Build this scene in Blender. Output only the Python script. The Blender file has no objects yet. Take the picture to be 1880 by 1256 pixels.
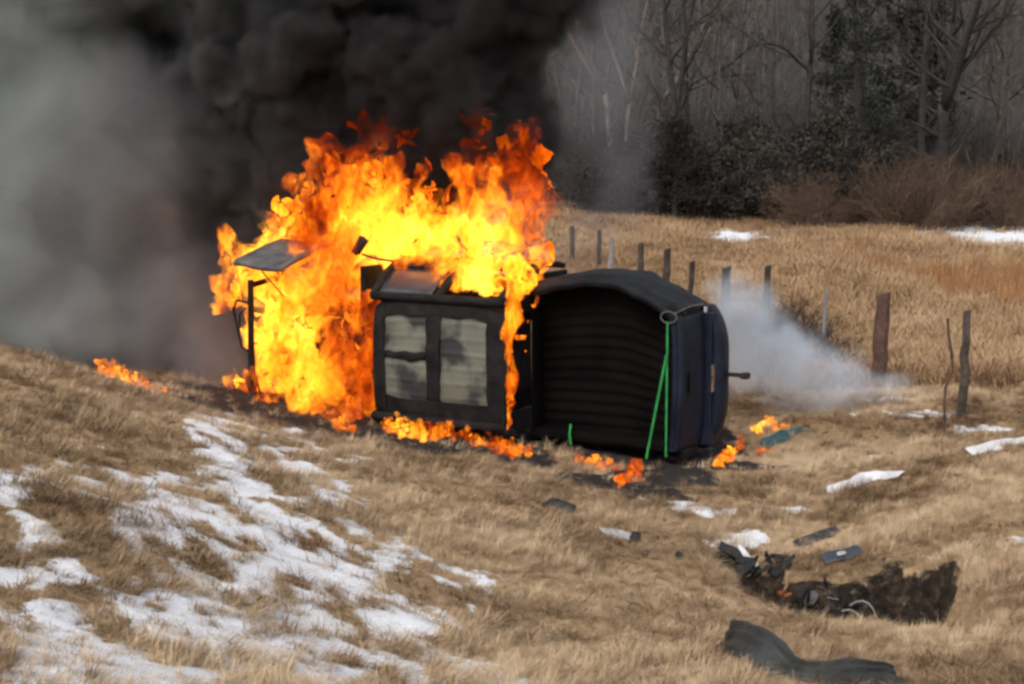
import bpy, bmesh, math, random
import numpy as np
from mathutils import Vector, Matrix, noise as mnoise

random.seed(7); rng = np.random.default_rng(7)
sc = bpy.context.scene
C = sc.collection
R = math.radians

# ------------------------------------------------------------------ camera
CAM_H = 3.2; F = 2893.0; PITCH = math.atan(378 / F)
cam = bpy.data.cameras.new('camera'); cam.sensor_width = 36; cam.lens = F / 1880 * 36
cam.clip_start = 0.1; cam.clip_end = 2000
cam_o = bpy.data.objects.new('camera', cam); C.objects.link(cam_o)
cam_o.location = (0, 0, CAM_H); cam_o.rotation_euler = (math.pi / 2 - PITCH, 0, 0)
sc.camera = cam_o
# ------------------------------------------------------------------ sky and sun (overcast)
SUN_EL, SUN_AZ = 48, 205
w = bpy.data.worlds.new('World'); sc.world = w; w.use_nodes = True
nt = w.node_tree; nt.nodes.clear()
sky = nt.nodes.new('ShaderNodeTexSky'); sky.sky_type = 'NISHITA'; sky.sun_disc = False
sky.sun_elevation = R(SUN_EL); sky.sun_rotation = R(SUN_AZ); sky.dust_density = 3.0; sky.air_density = 1.0
hs = nt.nodes.new('ShaderNodeHueSaturation'); hs.inputs['Saturation'].default_value = 0.32
bg = nt.nodes.new('ShaderNodeBackground'); bg.inputs['Strength'].default_value = 0.13
wo = nt.nodes.new('ShaderNodeOutputWorld')
nt.links.new(sky.outputs[0], hs.inputs['Color']); nt.links.new(hs.outputs[0], bg.inputs['Color']); nt.links.new(bg.outputs[0], wo.inputs['Surface'])
sun = bpy.data.lights.new('sun', 'SUN'); sun.energy = 1.05; sun.angle = R(25); sun.color = (1, .97, .93)
sun_o = bpy.data.objects.new('sun', sun); C.objects.link(sun_o)
_az, _el = R(SUN_AZ), R(SUN_EL)
sd = Vector((math.sin(_az) * math.cos(_el), math.cos(_az) * math.cos(_el), math.sin(_el)))
sun_o.rotation_euler = sd.to_track_quat('Z', 'Y').to_euler(); sun_o.location = (0, -10, 30)
sc.view_settings.view_transform = 'Standard'; sc.view_settings.look = 'None'
sc.view_settings.gamma = 1; sc.view_settings.exposure = 0.7
sc.render.engine = 'CYCLES'
cy = sc.cycles
cy.use_denoising = True; cy.max_bounces = 6; cy.diffuse_bounces = 3; cy.glossy_bounces = 2
cy.volume_bounces = 1; cy.transparent_max_bounces = 16; cy.volume_max_steps = 256
cy.sample_clamp_indirect = 3.0
cy.filter_width = 2.8
cy.use_adaptive_sampling = True; cy.adaptive_threshold = .035; cy.adaptive_min_samples = 12

# ------------------------------------------------------------------ helpers
def at(u, v, Y):
    """world point at depth Y seen at photograph position u, v"""
    a = (u - 940) / F; b = (628 - v) / F
    dy = math.cos(PITCH) + b * math.sin(PITCH); dz = -math.sin(PITCH) + b * math.cos(PITCH)
    k = Y / dy
    return Vector((a * k, Y, CAM_H + dz * k))

def to_uv(X, Y, Z):
    z = Z - CAM_H
    f = Y * math.cos(PITCH) - z * math.sin(PITCH); up = Y * math.sin(PITCH) + z * math.cos(PITCH)
    f = np.maximum(f, .2)
    return 940 + F * X / f, 628 - F * up / f

def hash2(ix, iy, seed):
    h = (ix.astype(np.int64) * 374761393 + iy.astype(np.int64) * 668265263 + seed * 974711) & 0x7fffffff
    h = ((h ^ (h >> 13)) * 1274126177) & 0x7fffffff
    return ((h ^ (h >> 16)) & 0xffff) / 65535.0

def vnoise(x, y, seed=0):
    ix = np.floor(x); iy = np.floor(y); fx = x - ix; fy = y - iy
    fx = fx * fx * (3 - 2 * fx); fy = fy * fy * (3 - 2 * fy)
    a = hash2(ix, iy, seed); b = hash2(ix + 1, iy, seed); c = hash2(ix, iy + 1, seed); d = hash2(ix + 1, iy + 1, seed)
    return (a * (1 - fx) + b * fx) * (1 - fy) + (c * (1 - fx) + d * fx) * fy

def fbm(x, y, o=4, seed=0):
    s = 0; a = .5; t = 0
    for i in range(o):
        s = s + a * vnoise(x * 2 ** i + i * 17.3, y * 2 ** i - i * 9.1, seed + i); t += a; a *= .5
    return s / t

def sstep(a, b, x):
    t = np.clip((x - a) / (b - a), 0, 1); return t * t * (3 - 2 * t)

class MB:
    def __init__(s): s.v = []; s.f = []
    def box(s, x0, x1, y0, y1, z0, z1, j=0.0, M=None):
        n = len(s.v)
        for x in (x0, x1):
            for y in (y0, y1):
                for z in (z0, z1):
                    p = Vector((x + random.uniform(-j, j), y + random.uniform(-j, j), z + random.uniform(-j, j)))
                    s.v.append(M @ p if M else p)
        for q in ((0, 1, 3, 2), (4, 6, 7, 5), (0, 4, 5, 1), (2, 3, 7, 6), (0, 2, 6, 4), (1, 5, 7, 3)):
            s.f.append(tuple(n + k for k in q))
        return s
    def tube(s, pts, rad, sides=6, cap=True):
        pts = [Vector(p) for p in pts]
        if not hasattr(rad, '__len__'): rad = [rad] * len(pts)
        n0 = len(s.v); a = None
        for i, p in enumerate(pts):
            d = (pts[min(i + 1, len(pts) - 1)] - pts[max(i - 1, 0)])
            if d.length < 1e-9: d = Vector((0, 0, 1))
            d.normalize()
            if a is None: a = d.orthogonal().normalized()
            else:
                a = a - d * a.dot(d)
                a = a.normalized() if a.length > 1e-6 else d.orthogonal().normalized()
            b = d.cross(a)
            for k in range(sides):
                t = 2 * math.pi * k / sides
                s.v.append(p + (a * math.cos(t) + b * math.sin(t)) * rad[i])
        for i in range(len(pts) - 1):
            for k in range(sides):
                k2 = (k + 1) % sides
                s.f.append((n0 + i * sides + k, n0 + i * sides + k2, n0 + (i + 1) * sides + k2, n0 + (i + 1) * sides + k))
        if cap:
            s.f.append(tuple(n0 + k for k in reversed(range(sides))))
            e = n0 + (len(pts) - 1) * sides
            s.f.append(tuple(e + k for k in range(sides)))
        return s
    def grid(s, rows, thick=None):
        """rows: list of rows of points -> sheet; thick: offset vector for a closed back"""
        m = len(rows); k = len(rows[0]); n0 = len(s.v)
        for r in rows:
            for p in r: s.v.append(Vector(p))
        I = lambda i, j: n0 + i * k + j
        for i in range(m - 1):
            for j in range(k - 1): s.f.append((I(i, j), I(i + 1, j), I(i + 1, j + 1), I(i, j + 1)))
        if thick is not None:
            n1 = len(s.v); th = Vector(thick)
            for r in rows:
                for p in r: s.v.append(Vector(p) + th)
            J = lambda i, j: n1 + i * k + j
            for i in range(m - 1):
                for j in range(k - 1): s.f.append((J(i, j), J(i, j + 1), J(i + 1, j + 1), J(i + 1, j)))
            for i in range(m - 1):
                s.f.append((I(i, 0), J(i, 0), J(i + 1, 0), I(i + 1, 0))); s.f.append((I(i, k - 1), I(i + 1, k - 1), J(i + 1, k - 1), J(i, k - 1)))
            for j in range(k - 1):
                s.f.append((I(0, j), I(0, j + 1), J(0, j + 1), J(0, j))); s.f.append((I(m - 1, j), J(m - 1, j), J(m - 1, j + 1), I(m - 1, j + 1)))
        return s
    def lathe(s, prof, axis='y', c=(0, 0, 0), seg=28):
        n0 = len(s.v); c = Vector(c)
        for i in range(seg):
            t = 2 * math.pi * i / seg
            for r, h in prof:
                s.v.append(c + (Vector((r * math.cos(t), h, r * math.sin(t))) if axis == 'y' else Vector((r * math.cos(t), r * math.sin(t), h))))
        k = len(prof)
        for i in range(seg):
            i2 = (i + 1) % seg
            for j in range(k):
                j2 = (j + 1) % k
                s.f.append((n0 + i * k + j, n0 + i * k + j2, n0 + i2 * k + j2, n0 + i2 * k + j))
        return s
    def mesh(s, name, mat, smooth=False):
        me = bpy.data.meshes.new(name); me.from_pydata([tuple(p) for p in s.v], [], s.f); me.materials.append(mat); me.update()
        if smooth: me.polygons.foreach_set('use_smooth', [True] * len(me.polygons))
        return me
    def build(s, name, mat, parent=None, bevel=0, smooth=False):
        o = bpy.data.objects.new(name, s.mesh(name, mat, smooth)); C.objects.link(o)
        if parent: o.parent = parent
        if bevel:
            b = o.modifiers.new('bevel', 'BEVEL'); b.width = bevel; b.segments = 2; b.limit_method = 'ANGLE'
        return o

def tag(o, label=None, cat=None, group=None, kind=None):
    if label: o['label'] = label
    if cat: o['category'] = cat
    if group: o['group'] = group
    if kind: o['kind'] = kind
    return o

def empty(name, loc=(0, 0, 0), rz=0):
    o = bpy.data.objects.new(name, None); C.objects.link(o); o.location = loc; o.rotation_euler = (0, 0, rz); o.empty_display_size = .2
    return o

# ------------------------------------------------------------------ materials
def mat(name, col, rough=.7, metal=0, col2=None, nscale=8, bump=0, coords='Object', detail=6, lo=.35, hi=.65, bscale=None, spec=.3):
    m = bpy.data.materials.new(name); m.use_nodes = True; t = m.node_tree; b = t.nodes['Principled BSDF']
    b.inputs['Roughness'].default_value = rough; b.inputs['Metallic'].default_value = metal
    b.inputs['Specular IOR Level'].default_value = spec
    b.inputs['Base Color'].default_value = (*col, 1)
    tc = t.nodes.new('ShaderNodeTexCoord')
    if col2:
        n = t.nodes.new('ShaderNodeTexNoise'); n.inputs['Scale'].default_value = nscale; n.inputs['Detail'].default_value = detail; n.inputs['Roughness'].default_value = .6
        t.links.new(tc.outputs[coords], n.inputs['Vector'])
        r = t.nodes.new('ShaderNodeValToRGB'); r.color_ramp.elements[0].position = lo; r.color_ramp.elements[1].position = hi
        r.color_ramp.elements[0].color = (*col, 1); r.color_ramp.elements[1].color = (*col2, 1)
        t.links.new(n.outputs['Fac'], r.inputs[0]); t.links.new(r.outputs[0], b.inputs['Base Color'])
    if bump:
        n2 = t.nodes.new('ShaderNodeTexNoise'); n2.inputs['Scale'].default_value = bscale or nscale * 3; n2.inputs['Detail'].default_value = 5
        t.links.new(tc.outputs[coords], n2.inputs['Vector'])
        bp = t.nodes.new('ShaderNodeBump'); bp.inputs['Strength'].default_value = bump; bp.inputs['Distance'].default_value = .03
        t.links.new(n2.outputs['Fac'], bp.inputs['Height']); t.links.new(bp.outputs[0], b.inputs['Normal'])
    return m

M = {}
M['char'] = mat('charred metal', (.005, .0045, .0045), .8, 0, (.018, .015, .014), 6, .4, spec=.15)
M['bed'] = mat('sooted bed liner', (.0022, .002, .002), .9, 0, (.006, .0045, .004), 3, .2, spec=.05)
M['navy'] = mat('dark navy paint', (.004, .006, .014), .5, 0, (.010, .014, .028), 4, .12, spec=.22)
M['ash'] = mat('ash dusted steel', (.11, .11, .105), .7, 0, (.045, .045, .045), 5, .2)
M['rail'] = mat('smoked dark steel', (.005, .0052, .0055), .6, 0, (.015, .016, .018), 3, .8, spec=.12)
M['glass'] = mat('sooted window glass', (.06, .062, .068), .3, 0, (.025, .025, .028), 4, .05, spec=.6)
M['rubber'] = mat('burnt rubber', (.012, .012, .012), .9, 0, (.025, .024, .023), 10, .3)
M['chrome'] = mat('dulled bright metal', (.5, .5, .52), .3, .7, (.2, .19, .18), 7)
M['plate'] = mat('scorched plate', (.30, .20, .12), .55, 0, (.10, .06, .04), 14)
M['strap'] = mat('green webbing', (.02, .26, .05), .6, 0, (.012, .15, .04), 6)
M['teal'] = mat('teal cloth', (.012, .05, .055), .8, 0, (.03, .075, .08), 6, .3)
M['white'] = mat('white painted sheet', (.60, .585, .59), .5, 0, (.48, .46, .46), 5)
M['plastic'] = mat('dark grey plastic', (.018, .019, .018), .55, 0, (.042, .044, .041), 4, .1, spec=.3)
M['bluepaint'] = mat('blue grey paint', (.018, .028, .042), .4, 0, (.05, .062, .075), 5, spec=.5)
M['silver'] = mat('silver trim', (.55, .54, .53), .4, .3, (.25, .24, .22), 9)
M['amber'] = mat('amber lens', (.22, .06, .02), .4)
M['post'] = mat('weathered post', (.030, .024, .02), .9, 0, (.085, .065, .052), 9, .6)
M['postpale'] = mat('grey weathered wood', (.16, .15, .145), .9, 0, (.26, .25, .24), 9, .4)
M['postred'] = mat('red brown weathered wood', (.045, .028, .022), .9, 0, (.11, .06, .045), 7, .6)

# roof of the cab: pale burnt-off paint with soot creeping in
def roof_mat():
    m = mat('burnt off roof paint', (.085, .083, .062), .5, 0, (.155, .15, .115), 1.6, .12)
    t = m.node_tree; b = t.nodes['Principled BSDF']; src = b.inputs['Base Color'].links[0].from_socket
    tc = t.nodes['Texture Coordinate']
    n = t.nodes.new('ShaderNodeTexNoise'); n.inputs['Scale'].default_value = 2.0; n.inputs['Detail'].default_value = 7; n.inputs['Roughness'].default_value = .5
    t.links.new(tc.outputs['Object'], n.inputs['Vector'])
    r = t.nodes.new('ShaderNodeValToRGB'); r.color_ramp.elements[0].position = .40; r.color_ramp.elements[1].position = .50
    t.links.new(n.outputs['Fac'], r.inputs[0])
    mx = t.nodes.new('ShaderNodeMix'); mx.data_type = 'RGBA'; mx.inputs[6].default_value = (.03, .028, .028, 1)
    t.links.new(r.outputs[0], mx.inputs[0]); t.links.new(src, mx.inputs[7]); t.links.new(mx.outputs[2], b.inputs['Base Color'])
    return m
M['roof'] = roof_mat()

# ------------------------------------------------------------------ terrain height field
CP = [at(*p) for p in [
    (0, 1256, 5.8), (400, 1256, 6.8), (940, 1256, 8.3), (1400, 1256, 8.7), (1880, 1256, 8.3),
    (0, 1000, 8.0), (0, 800, 11), (0, 645, 15), (200, 700, 15.6), (450, 1000, 9.5), (450, 800, 14.5), (450, 768, 16.5), (300, 730, 16.0),
    (700, 1000, 10.8), (700, 810, 15.8), (940, 1000, 11.9), (980, 850, 15.4), (1150, 905, 14.4), (1220, 875, 15.3),
    (1450, 1110, 11.5), (1250, 930, 14.3), (1330, 1000, 13.0), (1880, 1000, 12.0), (1880, 830, 15.5), (1700, 900, 14.4), (1480, 860, 15.9), (1400, 850, 16.4),
    (1765, 770, 17.8), (1610, 712, 20.2), (1405, 600, 27), (1200, 490, 39), (1880, 600, 26.5), (1880, 480, 42), (1100, 385, 66), (1880, 395, 62)]]
CP += [Vector(p) for p in [(0, 0, 1.6), (-4, 2, 1.9), (4, 2, 1.5), (-9, 8, 2.0), (-9, 14, 1.7), (-8.5, 19, .9), (-6, 18.5, .55), (-6.5, 22, .2), (-3, 19.5, .02), (-3, 23, 0), (-10, 28, .2),
    (1, 19, -.1), (-20, 60, .5), (0, 60, .2), (40, 40, 0), (-40, 40, 1), (-40, 100, 2.0), (40, 100, 2.2), (0, 100, 1.8), (9, 11, .25), (9, 6, .6), (-40, 0, 3), (40, 0, 1), (-25, 18, 1.2), (20, 18, 0)]]
CP = np.array([tuple(p) for p in CP])
def _phi(d2): return .5 * d2 * np.log(d2 + 1e-9)
def _tps():
    P = CP[:, :2] / 10; n = len(P)
    K = _phi(((P[:, None] - P[None]) ** 2).sum(-1)) + np.eye(n) * .004
    Q = np.c_[np.ones(n), P]; A = np.block([[K, Q], [Q.T, np.zeros((3, 3))]])
    return np.linalg.solve(A, np.r_[CP[:, 2], 0, 0, 0])
_W = _tps()
def hole_f(X, Y):
    d = np.zeros_like(X); wv = 1 + .35 * (fbm(X / .25, Y / .25, 2, 45) - .5)
    for c, rx, ry, dep in HOLE:
        dy = Y - c.y; q = ((X - c.x) / rx) ** 2 + (dy / np.where(dy < 0, ry * 3.2, ry) * wv) ** 2
        d = np.maximum(d, dep * (1 - sstep(.0, 1.1, q)))
    return d
def soil_f(X, Y):
    d = np.zeros_like(X)
    for c, rx, ry, dep in HOLE:
        dy = Y - c.y - .02; q = ((X - c.x) / rx) ** 2 + (dy / np.where(dy < 0, ry * .75, ry * 1.15)) ** 2
        d = np.maximum(d, 1 - sstep(.35, 1.15, q * (1 + 2.2 * (fbm(X / .2, Y / .2, 3, 46) - .5))))
    return d
def height(X, Y, fine=True):
    sh = X.shape; x = X.ravel(); y = Y.ravel(); out = np.empty_like(x)
    P = CP[:, :2] / 10; n = len(P)
    for i in range(0, len(x), 40000):
        a = np.c_[np.clip(x[i:i + 40000], -60, 60), np.clip(y[i:i + 40000], -10, 110)] / 10
        out[i:i + 40000] = _phi(((a[:, None] - P[None]) ** 2).sum(-1)) @ _W[:n] + _W[n] + a @ _W[n + 1:]
    z = out.reshape(sh)
    z = z + sstep(72, 190, Y) * (9 + 22 * sstep(-10, 60, X)) * (1 + .25 * (fbm(X / 40, Y / 40, 2, 3) - .5))
    if fine:
        z = z + (fbm(X / 1.3, Y / 1.3, 3, 11) - .5) * .16 + (fbm(X / .35, Y / .35, 3, 12) - .5) * .07
        z = z - hole_f(X, Y) * (1 + 1.1 * (fbm(X / .16, Y / .16, 3, 44) - .5))
    return z
def gz(x, y, fine=True): return float(height(np.array([float(x)]), np.array([float(y)]), fine)[0])
def ground_at(u, v, fine=True):
    """place on the ground seen at photograph position u, v"""
    lo, hi = 5.0, 80.0
    for _ in range(30):
        m_ = (lo + hi) / 2; p = at(u, v, m_)
        if p.z > gz(p.x, m_, fine): lo = m_
        else: hi = m_
    return at(u, v, lo)
HOLE = [(ground_at(u, v, False), rx, ry, d) for u, v, rx, ry, d in [(1350, 1024, .20, .20, .16), (1390, 1048, .24, .24, .26), (1455, 1085, .28, .26, .36), (1530, 1098, .34, .20, .42), (1610, 1090, .38, .42, .56), (1672, 1074, .36, .52, .58), (1716, 1060, .20, .32, .30)]]

# snow lies in patches: each (u, v, half widths, weight) is the middle of one drift, set down on the ground
SNOW = [(410, 785, 45, 26, 1), (425, 850, 50, 45, 1), (440, 900, 60, 45, .9), (490, 965, 80, 45, 1), (560, 1015, 90, 40, 1), (620, 1035, 50, 30, .8), (570, 850, 75, 50, .65), (590, 915, 60, 45, .75), (510, 800, 60, 20, .5),
    (280, 940, 70, 45, .85), (240, 1000, 80, 40, .8), (340, 870, 70, 35, .6), (200, 880, 80, 50, .35), (420, 1080, 150, 60, .95), (480, 1130, 170, 70, .95), (300, 1170, 220, 60, .85), (110, 1210, 190, 60, 1), (570, 1180, 120, 60, .95),
    (650, 1235, 130, 40, .95), (250, 1245, 200, 30, .9), (720, 1035, 80, 30, .75), (730, 1140, 90, 35, .75), (850, 1080, 70, 40, .55), (870, 1248, 70, 22, .7), (40, 890, 60, 26, .7), (110, 1060, 140, 28, .7), (230, 1060, 110, 30, .6), (30, 1140, 80, 40, .6), (60, 980, 80, 30, .4),
    (1210, 905, 30, 12, .7), (1240, 925, 26, 9, .55), (1310, 940, 34, 9, .55), (1350, 990, 38, 12, .75), (1460, 940, 50, 6, .6), (1630, 735, 50, 5, .7), (1580, 835, 26, 6, .55), (1680, 760, 90, 6, .4), (1800, 790, 60, 6, .45), (1868, 992, 16, 6, .45),
    (1350, 434, 50, 8, 1.7), (1430, 425, 40, 6, .6), (1560, 412, 80, 7, 1.6), (1700, 414, 90, 8, 1.7), (1790, 422, 110, 9, 1.8), (1860, 436, 60, 9, 1.8), (1500, 418, 60, 6, .5), (1220, 320, 60, 20, .9), (1380, 230, 40, 10, .5)]
def snow_f(X, Y, Z):
    U, V = to_uv(X, Y, Z)
    s = np.zeros_like(X)
    for u, v, a, b, wt in SNOW:
        s = np.maximum(s, wt * np.exp(-(((U - u) / a) ** 2 + ((V - v) / b) ** 2) * .8))
    s = np.where(Y < 1, 0, s)
    n = fbm(X / .42, Y / .6, 4, 21); n2 = fbm((X + .4 * Y) / .13, Y / .22, 3, 25)
    gate = sstep(.0, .12, s)
    return (s * 1.08 + (n - .5) * 1.2 + (n2 - .5) * 2.1 - .15) * gate - .3 * (1 - gate)
FIREC = [(at(u, v, y), r) for u, v, y, r in [(560, 770, 17.2, .9), (820, 812, 15.9, .8), (950, 830, 15.6, .5), (1150, 880, 14.9, .7), (1230, 865, 15.4, .6), (1370, 840, 16.1, .5), (230, 715, 16.2, .5), (330, 742, 16.6, .7), (400, 758, 16.8, .7), (700, 790, 16.2, .7)]] + [(Vector((-.5, 18.0, 0)), 2.4), (Vector((-2.4, 18.6, 0)), 1.9), (Vector((1.2, 17.2, 0)), 1.5)]
def char_f(X, Y):
    d = np.zeros_like(X)
    for c, r in FIREC:
        d = np.maximum(d, 1 - sstep(.6, 1.25, np.hypot(X - c.x, Y - c.y) / r + (fbm(X / .3, Y / .3, 3, 31) - .5) * .9))
    return d

def axis(parts):
    o = []
    for a, b, n in parts: o += list(np.linspace(a, b, n, endpoint=False))
    return np.array(o + [parts[-1][1]])
xs = axis([(-500, -80, 14), (-80, -20, 40), (-20, -7, 60), (-7, 7.5, 230), (7.5, 28, 100), (28, 80, 36), (80, 500, 14)])
ys = axis([(-60, 3, 24), (3, 5.5, 24), (5.5, 17, 210), (17, 27, 110), (27, 70, 170), (70, 200, 60), (200, 900, 14)])
GX, GY = np.meshgrid(xs, ys); GZ = height(GX, GY)
SN = snow_f(GX, GY, GZ); CH = char_f(GX, GY); HO = soil_f(GX, GY)
CH = np.where((GY > 5) & (GY < 27), CH, 0)
GZ = GZ + .015 * sstep(.25, .5, SN) * (1 - sstep(30, 40, GY))
def grid_mesh(name, X, Y, Z):
    ny, nx = X.shape; me = bpy.data.meshes.new(name)
    idx = np.arange(nx * ny).reshape(ny, nx)
    q = np.stack([idx[:-1, :-1], idx[:-1, 1:], idx[1:, 1:], idx[1:, :-1]], -1).reshape(-1, 4)
    me.vertices.add(nx * ny); me.vertices.foreach_set('co', np.stack([X, Y, Z], -1).ravel())
    me.loops.add(q.size); me.loops.foreach_set('vertex_index', q.ravel())
    me.polygons.add(len(q)); me.polygons.foreach_set('loop_start', np.arange(0, q.size, 4)); me.polygons.foreach_set('loop_total', np.full(len(q), 4))
    me.update(calc_edges=True); me.polygons.foreach_set('use_smooth', np.ones(len(q), bool)); return me
gme = grid_mesh('ground', GX, GY, GZ)
for nm, arr in (('snow', SN), ('burnt', CH), ('soil', HO)):
    a = gme.attributes.new(nm, 'FLOAT', 'POINT'); a.data.foreach_set('value', arr.ravel().astype(np.float32))
ground = bpy.data.objects.new('ground', gme); C.objects.link(ground); tag(ground, 'dry tan grassy bank and field with patches of thin snow', 'ground', kind='structure')

def ground_mat():
    m = bpy.data.materials.new('dry ground'); m.use_nodes = True; t = m.node_tree; N = t.nodes; L = t.links; b = N['Principled BSDF']
    b.inputs['Roughness'].default_value = .95; b.inputs['Specular IOR Level'].default_value = .1
    tc = N.new('ShaderNodeTexCoord')
    def noise(s, d=6, r=.6):
        n = N.new('ShaderNodeTexNoise'); n.inputs['Scale'].default_value = s; n.inputs['Detail'].default_value = d; n.inputs['Roughness'].default_value = r
        L.new(tc.outputs['Object'], n.inputs['Vector']); return n.outputs['Fac']
    def ramp(f, stops):
        r = N.new('ShaderNodeValToRGB'); e = r.color_ramp.elements
        while len(e) < len(stops): e.new(.5)
        for k, (p, c) in enumerate(stops): e[k].position = p; e[k].color = (*c, 1)
        L.new(f, r.inputs[0]); return r.outputs[0]
    def mix(f, a, c):
        x = N.new('ShaderNodeMix'); x.data_type = 'RGBA'; L.new(f, x.inputs[0]); L.new(a, x.inputs[6]); L.new(c, x.inputs[7]); return x.outputs[2]
    def attr(n):
        a = N.new('ShaderNodeAttribute'); a.attribute_name = n; return a.outputs['Fac']
    def mr(f, a, c):
        r = N.new('ShaderNodeMapRange'); r.interpolation_type = 'SMOOTHSTEP'; r.inputs[1].default_value = a; r.inputs[2].default_value = c; L.new(f, r.inputs[0]); return r.outputs[0]
    def add(a, c, k=1):
        x = N.new('ShaderNodeMath'); x.operation = 'MULTIPLY_ADD'; L.new(c, x.inputs[0]); x.inputs[1].default_value = k; L.new(a, x.inputs[2]); return x.outputs[0]
    thatch = ramp(noise(9, 9, .7), [(.25, (.14, .088, .050)), (.5, (.32, .215, .12)), (.75, (.46, .335, .20))])
    soil = ramp(noise(14, 8, .7), [(.34, (.006, .005, .004)), (.54, (.030, .022, .016)), (.76, (.11, .08, .056))])
    burnt = ramp(noise(12, 8, .7), [(.3, (.008, .007, .007)), (.7, (.05, .042, .038))])
    snow = ramp(noise(4, 6), [(.3, (.60, .615, .645)), (.65, (.78, .79, .81))])
    c = mix(mr(add(attr('snow'), noise(22, 7, .75), 1.2), .80, .96), thatch, snow)
    litter = ramp(noise(3, 8, .7), [(.3, (.035, .027, .022)), (.7, (.10, .078, .062))])
    sx = N.new('ShaderNodeSeparateXYZ'); L.new(tc.outputs['Object'], sx.inputs[0])
    c = mix(mr(add(sx.outputs['Y'], noise(.15, 3), 8), 65, 70), c, litter)
    c = mix(mr(add(attr('soil'), noise(16, 5), .9), .72, .95), c, soil)
    c = mix(mr(add(attr('burnt'), noise(10, 6), .5), .6, .85), c, burnt)
    L.new(c, b.inputs['Base Color'])
    bp = N.new('ShaderNodeBump'); bp.inputs['Strength'].default_value = .6; bp.inputs['Distance'].default_value = .04
    L.new(noise(22, 8, .7), bp.inputs['Height']); L.new(bp.outputs[0], b.inputs['Normal'])
    return m
gme.materials.append(ground_mat())

# ------------------------------------------------------------------ dry grass (stuff: scattered tufts)
def grass_mat(name, c0, c1, c2):
    m = bpy.data.materials.new(name); m.use_nodes = True; t = m.node_tree; N = t.nodes; L = t.links; b = N['Principled BSDF']
    b.inputs['Roughness'].default_value = .8; b.inputs['Specular IOR Level'].default_value = .12
    a = N.new('ShaderNodeAttribute'); a.attribute_type = 'INSTANCER'; a.attribute_name = 'tint'
    r = N.new('ShaderNodeValToRGB'); e = r.color_ramp.elements; e.new(.5)
    for k, (p, c) in enumerate(((.2, c0), (.5, c1), (.85, c2))): e[k].position = p; e[k].color = (*c, 1)
    oi = N.new('ShaderNodeObjectInfo'); mm = N.new('ShaderNodeMath'); mm.operation = 'MULTIPLY_ADD'; mm.inputs[1].default_value = .36
    L.new(oi.outputs['Random'], mm.inputs[0]); L.new(a.outputs['Fac'], mm.inputs[2]); 
    s = N.new('ShaderNodeMath'); s.operation = 'SUBTRACT'; s.inputs[1].default_value = .18
    L.new(mm.outputs[0], s.inputs[0]); L.new(s.outputs[0], r.inputs[0]); L.new(r.outputs[0], b.inputs['Base Color'])
    return m
GM = grass_mat('dry grass', (.18, .112, .065), (.38, .262, .152), (.54, .405, .26))
GMF = grass_mat('field grass', (.21, .125, .068), (.37, .238, .130), (.48, .345, .21))
GMO = grass_mat('orange broomsedge', (.27, .14, .065), (.38, .20, .09), (.46, .30, .16))
GMB = grass_mat('red brown bramble', (.045, .026, .022), (.085, .048, .038), (.12, .075, .055))

def tuft(n, hmin, hmax, rad, wd, lean, m, seed, segs=3):
    rd = random.Random(seed); b = MB()
    for i in range(n):
        a = rd.uniform(0, 6.283); rr = rad * math.sqrt(rd.random()); base = Vector((rr * math.cos(a), rr * math.sin(a), -.015))
        h = rd.uniform(hmin, hmax); d = rd.gauss(0, .9); dr = Vector((math.cos(d), math.sin(d), 0)); le = lean * rd.uniform(.3, 1.3)
        sd_ = Vector((-dr.y, dr.x, 0)) * wd * rd.uniform(.6, 1.2)
        if rd.random() < .5: sd_ = Vector((dr.x * .5, dr.y * .5, .85)).cross(dr).normalized() * sd_.length if dr.length else sd_
        n0 = len(b.v)
        for k in range(segs + 1):
            t = k / segs; p = base + dr * (h * le * t ** 1.6) + Vector((0, 0, h * (t - .38 * min(le, 1.3) * t * t)))
            ww = 1 - t * .85
            b.v.append(p - sd_ * ww); b.v.append(p + sd_ * ww)
        for k in range(segs): b.f.append((n0 + 2 * k, n0 + 2 * k + 1, n0 + 2 * k + 3, n0 + 2 * k + 2))
    return b.mesh('grass_tuft', m)

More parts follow.
